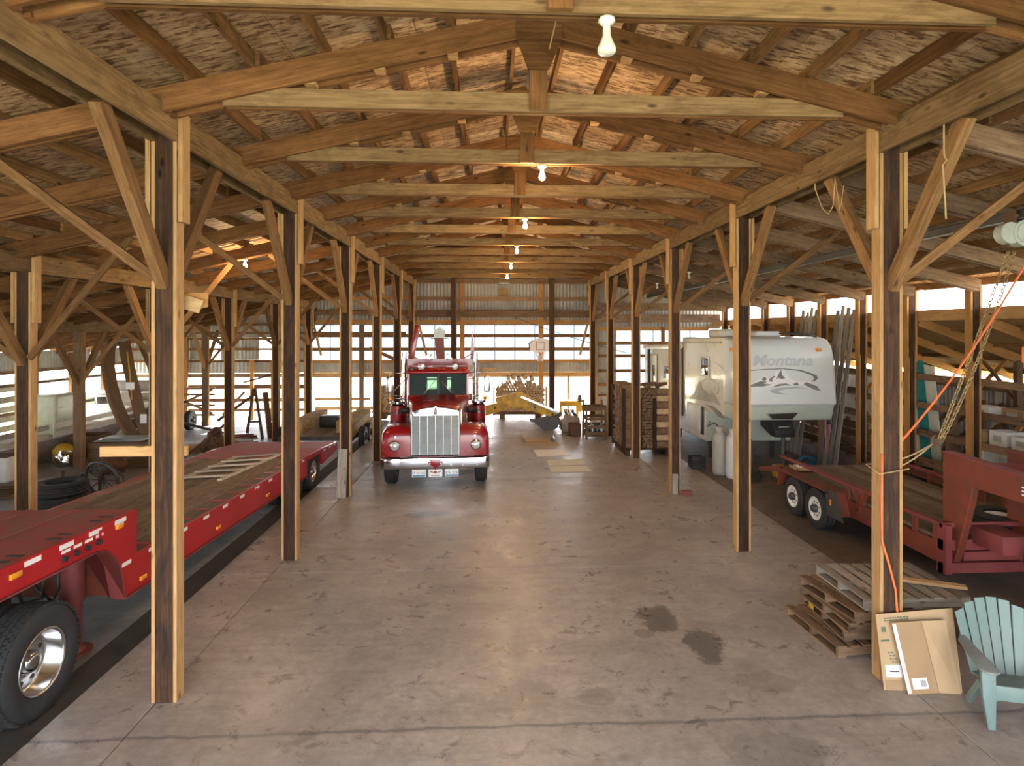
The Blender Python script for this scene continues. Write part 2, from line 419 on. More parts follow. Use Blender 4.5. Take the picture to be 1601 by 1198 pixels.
M['card'] = plain('cardboard', (.42, .29, .165), .85, var=.1, scale=3)
M['card2'] = plain('cardboard_dark', (.33, .215, .115), .85, var=.12, scale=3)
M['print'] = plain('green_print', (.10, .14, .09), .8)
M['ink'] = plain('black_print', (.05, .05, .05), .8)
M['tape'] = plain('clear_tape', (.62, .58, .55), .25, var=.08)
M['straw'] = plain('straw', (.33, .22, .10), .95, var=.5, scale=22, bumpy=.8)
M['wrap'] = plain('plastic_wrapped_hay', (.42, .43, .30), .4, var=.12, scale=5)
M['greygraph'] = plain('grey_decal', (.20, .19, .19), .5, var=.25, scale=3)
M['greygraph2'] = plain('light_grey_decal', (.42, .44, .45), .5, var=.1)
M['lightdecal'] = plain('silver_lettering', (.50, .54, .56), .5, var=.05)
M['decaltan'] = plain('tan_decal', (.40, .39, .32), .5, var=.2, scale=3)
M['bark'] = plain('log_bark', (.10, .065, .042), .95, var=.4, scale=9)
M['endgrain'] = plain('log_end', (.50, .36, .22), .9, var=.35, scale=9)
M['split'] = plain('split_firewood', (.20, .12, .068), .9, var=.45, scale=5)
M['canvas'] = plain('old_tarp_fabric', (.23, .20, .17), .9, var=.3)
M['cyl_grey'] = plain('tank_grey_paint', (.36, .35, .31), .5, var=.08)
M['cyl_white'] = plain('tank_white_paint', (.62, .62, .60), .4, var=.04)
M['blue'] = plain('blue_hose', (.03, .17, .35), .5)
M['jackblue'] = plain('dark_blue_paint', (.02, .03, .06), .45, var=.3)
M['pipe'] = plain('grey_green_metal', (.30, .33, .30), .45, .4)
M['hoist'] = plain('hoist_body', (.38, .41, .36), .5, var=.15)
M['tealboard'] = plain('teal_sheet', (.03, .24, .22), .6)
M['creamboard'] = plain('cream_sheet', (.58, .57, .46), .6)
M['porcelain'] = plain('white_porcelain', (.75, .75, .72), .3)
M['teallabel'] = plain('blue_box', (.02, .20, .33), .6)

def mk_glass(name, tint, rough=.03):
    m, nt, b, out = newmat(name)
    b.inputs['Base Color'].default_value = (*tint, 1); b.inputs['Roughness'].default_value = rough
    b.inputs['Transmission Weight'].default_value = .85; b.inputs['IOR'].default_value = 1.1
    n = N(nt, 'TexNoise', Scale=3.0); L(nt, ramp(nt, n.outputs['Fac'], [(0.3, (rough,) * 3), (0.7, (rough * 1.6,) * 3)]), b.inputs['Roughness'])
    b.inputs['Specular IOR Level'].default_value = .25
    return m
M['glass'] = mk_glass('dark_cab_glass', (.06, .11, .085))
M['louvre'] = plain('silver_louvre', (.25, .285, .30), .35, .55, var=.08)
M['lens'] = plain('headlamp_glass', (.75, .78, .80), .12, .6, var=.15, scale=30)
def mk_tint():
    m = plain('tinted_window', (.045, .04, .035), .06, var=.2, coat=1.0); return m
M['tint'] = mk_tint()
def mk_emit(name, c, s):
    m, nt, b, out = newmat(name)
    b.inputs['Base Color'].default_value = (.9, .85, .7, 1); b.inputs['Emission Color'].default_value = (*c, 1)
    n = N(nt, 'TexNoise', Scale=2.0); L(nt, ramp(nt, n.outputs['Fac'], [(0, (s,) * 3), (1, (s,) * 3)]), b.inputs['Emission Strength'])
    return m
M['bulb_on'] = mk_emit('lit_bulb', (1.0, .72, .38), 14.0)
M['bulb_off'] = plain('frosted_bulb', (.72, .74, .66), .3, var=.04)

# ================================================================ THE BUILDING
Y_FRONT, Y_BACK = -2.6, 26.0
TR0, TRD, NTR = 4.06, 1.815, 12
TRY = [TR0 + TRD * k for k in range(NTR)]
POSTY = [6.125 + 3.66 * k for k in range(6)]
def rtop(x): return 6.71 - .232 * abs(x)
def rbot(x): return 6.475 - .232 * abs(x)
SL = math.atan(.232)

# ---- ground and floors
g = MB(); g.box(-70, 70, -40, 110, -.5, -.3); ground = struct(g.build('ground', M['yard']))
floor = bpy.data.objects.new('floor', None); col.objects.link(floor); struct(floor)
xs = [-4.56, -3.74, 3.76, 4.92]; ys = [Y_FRONT, 9.2, 14.85, 20.4, Y_BACK + .3]
for i in range(3):
    for j in range(4):
        m = MB(); m.box(xs[i] + .005, xs[i + 1] - .005, ys[j] + .005, ys[j + 1] - .005, -.3, 0)
        m.build('slab', M['conc'], floor, bevel=.006, seg=1)
fl = MB(); fl.box(-9.6, -4.57, Y_FRONT, Y_BACK + .3, -.32, -.1); fl.build('lane_slab', M['lane'], floor)
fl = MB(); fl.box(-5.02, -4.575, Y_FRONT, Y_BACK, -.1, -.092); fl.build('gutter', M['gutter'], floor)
fl = MB(); fl.box(4.93, 9.05, Y_FRONT, Y_BACK + .3, -.32, -.03); fl.build('lane_slab', M['lane_r'], floor)
fl = MB(); fl.box(-15.8, -9.61, Y_FRONT, Y_BACK + .3, -.34, -.1); fl.build('lane_slab', M['lane'], floor)
fl = MB(); fl.box(9.06, 13.4, Y_FRONT, Y_BACK + .3, -.34, .05); fl.build('dirt_floor', M['dirt'], floor)

# ---- roof deck and purlins
ceiling = bpy.data.objects.new('ceiling', None); col.objects.link(ceiling); struct(ceiling)
def slope_pt(x, y, off): # off measured vertically above rafter top
    return Vector((x, y, rtop(x) + off))
PW, PL = 1.19, 2.42
for sgn, xmax in ((-1, 16.1), (1, 9.6)):
    k = 0; x = .03
    while x < xmax - .1:
        x1 = min(x + PW - .006, xmax); y = Y_FRONT - (k % 2) * PL / 2
        while y < Y_BACK + .2:
            a, b_ = max(y, Y_FRONT - .2), min(y + PL - .006, Y_BACK + .35)
            if b_ - a > .05:
                m = MB(); dz = random.uniform(0, .004)
                p = [slope_pt(sgn * x, a, .142 + dz), slope_pt(sgn * x1, a, .142 + dz), slope_pt(sgn * x1, b_, .142 + dz), slope_pt(sgn * x, b_, .142 + dz)]
                m.prism(p, (0, 0, 0), (0, 0, .014)); m.build('panel', M['osb'], ceiling)
            y += PL
        x += PW; k += 1
    # metal roofing above the boards
    m = MB(); m.prism([slope_pt(0, Y_FRONT - .4, .18), slope_pt(sgn * (xmax + .1), Y_FRONT - .4, .18), slope_pt(sgn * (xmax + .1), Y_BACK + .5, .18), slope_pt(0, Y_BACK + .5, .18)], (0, 0, 0), (0, 0, .02))
    m.build('roofing', M['galv'], ceiling)
PB = [Y_FRONT - .1] + [TRY[k] for k in range(1, 12, 2)] + [Y_BACK + .2]
for sgn, xmax in ((-1, 16.0), (1, 9.5)):
    k = 0; x = .26
    while x < xmax:
        for j in range(len(PB) - 1):
            s = .022 * (1 if (j + k) % 2 else -1)
            a, b_ = PB[j] - .12, PB[j + 1] + .12
            X = sgn * x + s; m = MB()
            m.beam((X, a, rtop(X) + .071), (X, b_, rtop(X) + .071), .04, .138)
            m.build('purlin', M['brace'] if (j * 7 + k * 3) % 5 else M['truss'], ceiling)
        x += .605; k += 1

# ---- main trusses
def make_truss():
    t = thing('roof_truss', 'timber roof truss with level chord and gusseted king post over the aisle', 'roof truss', (0, TRY[0], 0), group='roof trusses over the aisle')
    for sg in (-1, 1):
        for dy in (-.085, .085):
            m = MB()
            p = [(sg * x, 0, z) for x, z in ((3.86, rbot(3.86)), (0.01, rbot(0)), (.01, rtop(0)), (3.86, rtop(3.86)))]
            m.beam((sg * 3.86, dy, (rbot(3.86) + rtop(3.86)) / 2), (sg * .01, dy, (rbot(.01) + rtop(.01)) / 2), .04, .228)
            m.build('top_chord', M['truss'], t)
        for x in (.85, 1.55, 2.2):
            m = MB(); m.beam((sg * x - .05, 0, rbot(x) + .015), (sg * x + .05, 0, rbot(x) + .015), .13, .05, up=(sg * .232, 0, 1)); m.build('spacer_block', M['new'], t)
    for dy in (-.042, .042):
        m = MB(); m.beam((-3.0, dy, 5.825), (3.0, dy, 5.825), .04, .172); m.build('bottom_chord', M['beam'] if dy < 0 else M['truss'], t)
    m = MB(); m.beam((-.03, -.095, 5.735), (-.03, -.095, 6.62), .165, .05, up=(0, 1, 0)); m.build('king_post', M['truss'], t)
    m = MB(); m.prism([(-.24, 0, 6.40), (-.13, 0, 6.11), (.07, 0, 6.11), (.19, 0, 6.40), (.19, 0, 6.64), (-.24, 0, 6.63)], (0, -.142, 0), (0, -.122, 0)); m.build('gusset_plate', M['truss'], t)
    return t
tr = make_truss()
tr['label'] = 'roof truss whose bottom chord carries the unlit frosted flood bulb'; del tr['group']
for k in range(1, NTR):
    lit = k in (2, 4, 6, 8, 10)
    dup(tr, (0, TRY[k], 0), label='roof truss over the aisle with a lit bare bulb under its chord' if lit else 'roof truss over the aisle with no bulb under its bottom chord', group='trusses with a lit bulb' if lit else 'trusses without a bulb')

# ---- rafters over the side bays
def make_rafter(x0, x1, label, group, mat, joints):
    t = thing('bay_rafter', label, 'rafter', (0, TRY[0], 0), group=group)
    cuts = [x0] + joints + [x1]
    for i in range(len(cuts) - 1):
        for dy in (-.055, .055):
            e = .25 if i and dy > 0 else 0
            a, b_ = cuts[i] - math.copysign(e, x1), cuts[i + 1]
            m = MB(); m.beam((a, dy, rtop(a) - .118), (b_, dy, rtop(b_) - .118), .04, .23); m.build('rafter_board', mat, t)
    return t
rl = make_rafter(-3.5, -16.0, 'long sloping double rafter over the bay where the red flatbed trailer stands', 'rafters over the trailer bay', M['truss'], [-7.7, -11.7])
rr = make_rafter(3.5, 9.0, 'greyed double rafter over the bay where the camper stands', 'rafters over the camper bay', M['rafter_pale'], [])
for k in range(1, NTR):
    dup(rl, (0, TRY[k], 0)); dup(rr, (0, TRY[k], 0))

# ---- beams along the post rows
def header(x, top, y0, y1, label, mat, plies=(-.1095, .1095), h=.284, cuts=POSTY):
    t = thing('header_beam', label, 'beam', (x, y0, 0))
    cs = [y0] + [c for c in cuts if y0 + .5 < c < y1 - .2] + [y1]
    for dx in plies:
        for i in range(len(cs) - 1):
            m = MB((x, y0, 0)); m.beam((x + dx, cs[i] + .003, top - h / 2), (x + dx, cs[i + 1] - .003, top - h / 2), .045, h)
            m.build('ply', mat, t)
    return t
header(-3.66, 5.748, Y_FRONT, 24.55, 'weathered double beam on the posts between the aisle and the red flatbed trailer', M['beam'])
header(3.66, 5.748, Y_FRONT, 24.55, 'weathered double beam on the posts between the aisle and the camper', M['beam'])
header(-7.7, rbot(7.7) + .12, Y_FRONT, 24.55, 'weathered double beam on the posts on the far side of the red flatbed trailer', M['beam'])
header(-11.7, rbot(11.7) + .12, Y_FRONT, 24.55, 'pale double beam on the posts beside the low concrete curb', M['beam'])
header(9.05, 4.09, Y_FRONT, 25.9, 'pale rail beam under the open strip between the two roofs', M['new'], plies=(.155,), h=.24, cuts=TRY[::2])

# ---- posts
def make_post(x, zb, top, lateral, label, group, h=.284, core='core', board='new', splice=True, side=1):
    t = thing('timber_post', label, 'post', (x, POSTY[0], -.1 if x < -4 else 0), group=group)
    base = 0 if x > -4 else 0
    zb0 = zb + (0.1 if x < -4 else 0); top0 = top + (0.1 if x < -4 else 0)
    m = MB(); m.beam((0, 0, 0), (0, 0, top0), .172, .15, up=(0, 1, 0)); m.build('core', M[core], t, label='dark tarred square core')
    for s in (-1, 1):
        m = MB(); m.beam((s * .103, 0, 0), (s * .103, 0, zb0), .034, .142, up=(0, 1, 0)); m.build('side_board', M[board], t, label='light new board nailed to the core')
        if splice:
            m = MB(); m.beam((s * .156, 0, zb0 - .78), (s * .156, 0, top0 + .01), .045, .142, up=(0, 1, 0)); m.build('splice_board', M[board], t)
        m = MB(); m.beam((0, s * .06, zb0 - 1.40), (0, s * 1.06, zb0 + .03), .095, .14, up=(0, -s, 1)); m.build('knee_brace', M['brace'], t)
    for s in lateral:
        xe = 1.62; X = x + s * xe
        m = MB(); m.beam((s * .09, -.06, zb0 - 1.33), (s * xe, -.06, rbot(X) + (.1 if x < -4 else 0) + .03), .045, .092, up=(-s, 0, 1)); m.build('side_brace', M['brace'], t)
    return t
B = 5.464
pl = make_post(-3.66, B, 5.74, (-1,), 'tall timber post of dark core and light boards along the red flatbed trailer', 'posts between the aisle and the red trailer')
pl['label'] = 'tall timber post with plywood offcuts and a level board nailed on'; del pl['group']
LP = ['', 'tall timber post standing beside the tail wheels of the red flatbed trailer', 'tall timber post with a silvered board leaning on its foot'] + ['tall timber post between the log truck and the hay trailer'] * 3
for k in range(1, 6):
    q = dup(pl, (-3.66, POSTY[k], 0), label=LP[k])
    if k > 2: q['group'] = 'posts between the truck and the hay trailer'
pr_ = make_post(3.66, B, 5.74, (1,), 'tall timber post of dark core and light boards on the camper side of the aisle', 'posts between the aisle and the camper')
pr_['label'] = 'tall timber post with cardboard at its foot and an orange cord'; del pr_['group']
RP = ['', 'tall timber post standing across from the gooseneck trailer wheels', 'tall timber post with a red wedge and small plank at its foot', 'tall timber post in front of the firewood rack', 'tall timber post beside the slatted crate', 'tall timber post between the slatted crate and the back wall']
for k in range(1, 6): dup(pr_, (3.66, POSTY[k], 0), label=RP[k])
p2 = make_post(-7.7, rbot(7.7) + .12 - .284, rbot(7.7) + .11, (-1, 1), 'timber post with four knee braces on the far side of the red flatbed trailer', 'posts beyond the red trailer')
p2.location.y = POSTY[1]
for k in (2, 3, 4, 5): dup(p2, (-7.7, POSTY[k], -.1))
p3 = make_post(-11.7, rbot(11.7) + .12 - .284, rbot(11.7) + .11, (1,), 'shorter timber post near the low concrete curb', 'posts by the concrete curb', core='old', board='brace', splice=False)
p3.location.y = POSTY[3]
for k in (4, 5): dup(p3, (-11.7, POSTY[k], -.1))
p4 = thing('wall_post', 'short weathered wall post under the low eave', 'post', (-15.55, 9.785, -.1), group='eave posts behind the concrete curb')
m = MB(); m.beam((0, 0, 0), (0, 0, 2.95), .16, .16, up=(0, 1, 0)); m.build('core', M['old'], p4)
for s in (-1, 1):
    m = MB(); m.beam((0, s * .1, 0), (0, s * .1, 2.95), .14, .045, up=(0, 1, 0)); m.build('side_board', M['brace'], p4)
for k in range(1, 10): dup(p4, (-15.55, 9.785 + 1.83 * k, -.1))
# outer posts of the camper bay
p5 = thing('timber_post', 'timber post under the open light strip behind the gooseneck trailer and the camper', 'post', (9.05, TRY[3] + .155, -.03), group='posts under the open light strip')
m = MB(); m.beam((0, 0, 0), (0, 0, 4.6), .11, .15, up=(0, 1, 0)); m.build('core', M['core'], p5)
for s in (-1, 1):
    for z0, z1 in ((0, 3.05), (2.95, 4.57)):
        m = MB(); o_ = .02 if z0 else 0
        m.beam((s * (.078 + o_), 0, z0), (s * (.078 + o_), 0, z1), .045, .15, up=(0, 1, 0)); m.build('side_board', M['fresh2'], p5)
for k in range(4, 12): dup(p5, (9.05, TRY[k] + .155, -.03))

# posts and rails of the inner end frame
for x in (-1.98, 1.98):
    t = thing('end_post', 'dark square post standing before the back wall ' + ('behind the red truck' if x < 0 else 'beside the basketball backboard'), 'post', (x, 24.4, 0))
    m = MB(); m.beam((0, 0, 0), (0, 0, 5.9), .19, .19, up=(0, 1, 0)); m.build('core', M['core'], t)
    m = MB(); m.beam((.11, .02, 0), (.11, .02, 5.9), .03, .14, up=(0, 1, 0)); m.build('side_board', M['old'], t)
for z, h in ((5.66, .13), (4.93, .15), (4.31, .26)):
    m = MB((0, 24.56, z)); m.beam((-3.58, 24.56, z), (3.58, 24.56, z), .05, h)
    tag(m.build('cross_rail', M['old']), {5.66: 'brown rail on the end posts just under the last truss', 4.93: 'brown rail on the end posts at mid gable', 4.31: 'deep brown rail on the end posts above the clear wall sheets'}[z], 'rail')
for x0, x1, z, h in ((-15.4, -3.9, 3.55, .10), (-11.6, -3.9, 4.35, .12)):
    m = MB((x0, 24.56, z)); m.beam((x0, 24.56, z), (x1, 24.56, z), .05, h)
    tag(m.build('cross_rail', M['old']), 'long brown rail across the trailer bay end posts, ' + ('the higher of two' if z > 4 else 'the lower of two'), 'rail')
for z, h, y in ((4.62, .3, 24.56), (4.15, .34, 24.56)):
    m = MB((6.3, y, z)); m.beam((3.8, y, z), (9.0, y, z), .09, h)
    tag(m.build('end_beam', M['rafter_pale']), 'heavy brown beam across the end of the camper bay, ' + ('upper of the pair' if z > 4.4 else 'lower of the pair'), 'beam')

# ---- back wall
wall_back = bpy.data.objects.new('wall_back', None); col.objects.link(wall_back); struct(wall_back)
def sheet(x0, x1, z0, z1, mat, parent, y=None, along='x', c=None, name='sheet'):
    """corrugated sheet; z1 may be a function of x"""
    n = max(2, int(round((x1 - x0) / .038))); vs_ = []; fs = []
    for i in range(n + 1):
        a = x0 + (x1 - x0) * i / n; w = .011 * (1, 0, -1, 0)[i % 4]
        zt = z1(a) if callable(z1) else z1
        if along == 'x': vs_ += [(a, y + w, z0), (a, y + w, zt)]
        else: vs_ += [(y + w, a, z0), (y + w, a, zt)]
    for i in range(n): fs.append((2 * i, 2 * i + 1, 2 * i + 3, 2 * i + 2))
    m = MB(); m.add(vs_, fs, None, False); return m.build(name, mat, parent, fix=False)
def rows(x0, x1, z0, z1, mat, w=.9, name='sheet', y=None):
    n = max(1, int(round((x1 - x0) / w))); w = (x1 - x0) / n
    for i in range(n): sheet(x0 + i * w, x0 + (i + 1) * w + .03, z0, z1, mat, wall_back, (y or Y_BACK + .1) + .004 * (i % 2), name=name)
gab = lambda x: rtop(x) + .12
rows(-15.7, -8.2, 3.35, gab, M['galv']); rows(-8.2, 3.98, 3.88, gab, M['galv']); rows(3.98, 9.6, 3.72, gab, M['galv'])
# trailer-bay end: sheet with two clear openings
for a, b_ in ((-15.7, -12.33), (-11.86, -10.28), (-9.76, -8.2)): rows(a, b_, 2.42, 3.35, M['galv'])
rows(-15.7, -8.2, 1.85, 2.42, M['galv'])
for i, (a, b_) in enumerate(((-8.2, -3.75), (-3.75, 3.98))): rows(a, b_, 2.35, 3.90, M['fibre'], name='clear_sheet')
rows(-8.2, 3.98, 1.83, 2.37, M['galv'])
rows(3.98, 4.95, 0.0, 3.75, M['galv'])
rows(4.95, 9.05, 1.25, 3.75, M['fibre'], name='clear_sheet')
rows(9.05, 13.3, 0.0, 2.6, M['galv'])
def girt(x0, x1, z, h, mat='fresh2', y=None, d=.05):
    m = MB(); m.beam((x0, y or Y_BACK + .04, z), (x1, y or Y_BACK + .04, z), d, h); m.build('girt', M[mat], wall_back)
for z, h, mt in ((5.72, .1, 'fresh2'), (5.03, .13, 'fresh2'), (4.42, .2, 'brace'), (4.02, .17, 'fresh2'), (3.43, .14, 'brace'), (2.85, .14, 'brace'), (2.33, .13, 'fresh2'), (1.74, .19, 'new')):
    girt(-8.2, 4.0, z, h, mt)
for z, h, mt in ((3.9, .1, 'old'), (3.3, .09, 'brace'), (2.86, .1, 'brace'), (2.36, .10, 'brace'), (1.75, .16, 'old'), (1.28, .18, 'old'), (.72, .14, 'old'), (.3, .12, 'old')):
    girt(-15.7, -8.2, z, h, mt)
for z, h, mt in ((3.72, .16, 'fresh2'), (3.1, .13, 'brace'), (2.55, .12, 'brace'), (1.9, .13, 'brace'), (1.3, .12, 'brace'), (.85, .08, 'brace')):
    girt(4.0, 9.05, z, h, mt)
girt(1.7, 4.0, 1.02, .035, 'new'); girt(-3.9, -1.7, 1.02, .05, 'new')
for x, w, mt, z1 in ((-8.25, .2, 'new', 5.2), (-3.85, .22, 'new', 5.7), (-1.70, .2, 'fresh2', 6.2), (1.68, .2, 'fresh2', 6.2), (4.02, .2, 'new', 5.6), (-10.5, .14, 'fresh2', 2.4), (-9.65, .14, 'fresh2', 2.4), (-13.2, .16, 'brace', 3.4), (-5.95, .2, 'old', 3.9), (7.0, .14, 'brace', 3.8), (2.85, .07, 'brace', 1.7)):
    m = MB(); m.beam((x, Y_BACK - .05, -.1 if x < -4.5 else 0), (x, Y_BACK - .05, z1), w, .12, up=(0, 1, 0)); m.build('stud', M[mt], wall_back)
for x, s in ((-3.75, 1), (-8.15, 1), (3.9, -1), (-8.25, -1)):     # long wind braces beside the end studs
    m = MB(); m.beam((x, Y_BACK - .2, 4.9), (x + s * .55, Y_BACK - .2, 2.6), .09, .04, up=(0, 1, 0)); m.build('wind_brace', M['new'], wall_back)
m = MB(); m.beam((-5.6, Y_BACK - .12, 2.9), (-3.0, Y_BACK - .12, 1.75), .04, .14); m.build('wind_brace', M['brace'], wall_back)
for x0, x1, z in ((-7.9, -3.9, .35), (-7.9, -5.6, .75), (-5.4, -3.9, 1.25), (-5.4, -3.9, .8)):
    m = MB(); m.beam((x0, Y_BACK - .02, z), (x1, Y_BACK - .02, z), .03, .14); m.build('fence_board', M['new'], wall_back)
# plywood patches and gable vent
for x, z, w, h in ((.05, 5.3, .42, .34), (.95, 5.85, .42, .26), (-.55, 1.98, .6, .1)):
    m = MB(); m.box(x - w / 2, x + w / 2, Y_BACK - .02, Y_BACK, z - h / 2, z + h / 2); m.build('patch', M['ply'], wall_back)
v = MB(); v.box(-.12, .32, Y_BACK + .0, Y_BACK + .04, 5.66, 5.98); v.build('vent_frame', M['white'], wall_back)
for k in range(5):
    m = MB(); m.beam((-.1, Y_BACK - .02, 5.71 + .06 * k), (.3, Y_BACK - .02, 5.71 + .06 * k), .05, .03, up=(0, .5, 1)); m.build('slat', M['whitesheet'], wall_back)
# gate framing in the trailer-bay end
for (a, b_) in (((-14.2, .2), (-12.0, 1.2)), ((-12.0, .2), (-14.2, 1.2)), ((-11.6, .15), (-10.7, 1.1))):
    m = MB(); m.beam((a[0], Y_BACK - .3, a[1]), (b_[0], Y_BACK - .3, b_[1]), .03, .1); m.build('gate_brace', M['old'], wall_back)
for z in (.15, .55, 1.0, 1.25):
    m = MB(); m.beam((-14.3, Y_BACK - .32, z), (-11.9, Y_BACK - .32, z), .03, .1); m.build('gate_board', M['old'], wall_back)

# ---- eave wall of the trailer bay
wall_left = bpy.data.objects.new('wall_left', None); col.objects.link(wall_left); struct(wall_left)
y = 2.0
while y < 26:
    if y < 18.8 or y > 24.3:
        for z in (.25, .55, .85, 1.15, 1.45, 1.8):
            m = MB(); m.beam((-15.72, y, z), (-15.72, min(y + 3.64, 26), z), .03, .2); m.build('board', M['paleboard'], wall_left)
    for a in range(4): sheet(y + a * .9, y + a * .9 + .93, 2.25, 2.95, M['galv'], wall_left, -15.78, along='y')
    y += 3.66
for z in (1.0, 1.9, 2.3):
    m = MB(); m.beam((-15.66, 2, z), (-15.66, 26, z), .05, .1); m.build('girt', M['old'], wall_left)
# ---- low outer wall and roof beyond the camper bay
wall_right = bpy.data.objects.new('wall_right', None); col.objects.link(wall_right); struct(wall_right)
y = -2.0
while y < 26:
    sheet(y, y + .93, 0.05, 2.12, M['galv'], wall_right, 13.3, along='y'); y += .9
for z in (.5, 1.3, 2.05):
    m = MB(); m.beam((13.22, -2, z), (13.22, 26, z), .05, .12); m.build('girt', M['old'], wall_right)
def lz(x): return 3.86 - (x - 9.05) * .36
m = MB(); m.prism([(9.25, Y_FRONT, lz(9.25) + .2), (13.7, Y_FRONT, lz(13.7) + .2), (13.7, Y_BACK + .3, lz(13.7) + .2), (9.25, Y_BACK + .3, lz(9.25) + .2)], (0, 0, 0), (0, 0, .03)); m.build('low_roof_deck', M['ply'], wall_right)
for k in range(0, NTR):
    m = MB(); m.beam((9.25, TRY[k] + .13, lz(9.25) + .05), (13.5, TRY[k] + .13, lz(13.5) + .05), .04, .2); m.build('low_rafter', M['fresh2'], wall_right)
for x in (10.0, 11.0, 12.0, 13.0):
    m = MB(); m.beam((x, Y_FRONT, lz(x) + .15), (x, Y_BACK, lz(x) + .15), .04, .1); m.build('purlin', M['brace'], wall_right)
# horizontal boards between the outer posts, on a low curb
cuts = [Y_FRONT] + [v_ for k in range(3, 12) for v_ in (TRY[k] + .155 - .08, TRY[k] + .155 + .08)] + [Y_BACK]
for i in range(0, len(cuts), 2):
    m = MB(); m.box(8.93, 9.17, cuts[i], cuts[i + 1], -.03, .27); m.build('curb', M['curb'], wall_right, bevel=.02)
for j in range(3, 12):
    a, b_ = TRY[j] + .13, TRY[j] + .13 + TRD
    for z in ((.42, .66, .90, 1.14) if j > 5 else (.42, .72)) + ((1.5, 2.05, 2.55) if j > 5 else (1.35, 1.95, 2.6)):
        h = .19 if z < 1.2 else .14
        m = MB(); m.beam((9.195, a - .02, z + random.uniform(-.02, .02)), (9.195, b_ + .02, z + random.uniform(-.02, .02)), .03, h); m.build('fence_board', M['old'], wall_right)
for j in range(3, 12):
    yy = TRY[j] + .13 + TRD / 2
    m = MB(); m.beam((9.237, yy, .05), (9.237, yy, 1.3), .05, .14, up=(0, 1, 0)); m.build('fence_stud', M['old'], wall_right)
for j in (3, 4, 5, 7, 9):
    a = TRY[j] + .13
    m = MB(); m.beam((10.2, a + .3, 1.6), (11.6, a + .3, lz(11.6)), .04, .12, up=(0, 1, 0)); m.build('low_brace', M['fresh2'], wall_right)
    m = MB(); m.beam((12.2, a + .2, 1.5), (10.6, a + .2, lz(10.6)), .04, .1, up=(0, 1, 0)); m.build('low_brace', M['brace'], wall_right)
    m = MB(); m.beam((11.6, a, .05), (11.6, a, lz(11.6)), .12, .12, up=(0, 1, 0)); m.build('low_post', M['old'], wall_right)

# ---- concrete curb in the trailer bay
cb = thing('concrete_curb', 'low pinkish concrete curb wall with pale boards on top in the trailer bay', 'curb', (-13.3, 16, -.1))
m = MB((-13.3, 16, -.1)); m.box(-13.4, -13.15, 6, 25.5, -.1, .5); m.build('wall', M['curb'], cb, bevel=.02)
for z in (.62, .86):
    for j in range(5):
        m = MB((-13.3, 16, -.1)); m.beam((-13.14, 8 + j * 3.4, z), (-13.14, 11.2 + j * 3.4, z), .035, .15); m.build('rail_board', M['paleboard'], cb)

# ---- assumed front wall, unseen, added to cut fill light; drive-through door left open
wall_front_added = bpy.data.objects.new('wall_front_added', None); col.objects.link(wall_front_added); struct(wall_front_added)
def front(x0, x1, z0, z1):
    n = max(1, int(round((x1 - x0) / .9))); w = (x1 - x0) / n
    for i in range(n): sheet(x0 + i * w, x0 + (i + 1) * w + .03, z0, z1, M['galv'], wall_front_added, Y_FRONT - .05)
front(-15.7, -7.7, -.1, gab); front(-7.7, -4.4, 4.2, gab); front(-4.4, 4.4, 5.0, gab); front(4.4, 9.5, -.1, gab); front(9.5, 13.3, -.1, 2.5)
for x in (-7.7, -4.4, 4.4):
    m = MB(); m.beam((x, Y_FRONT, -.1), (x, Y_FRONT, 5.2), .2, .2, up=(0, 1, 0)); m.build('added_door_post', M['old'], wall_front_added)

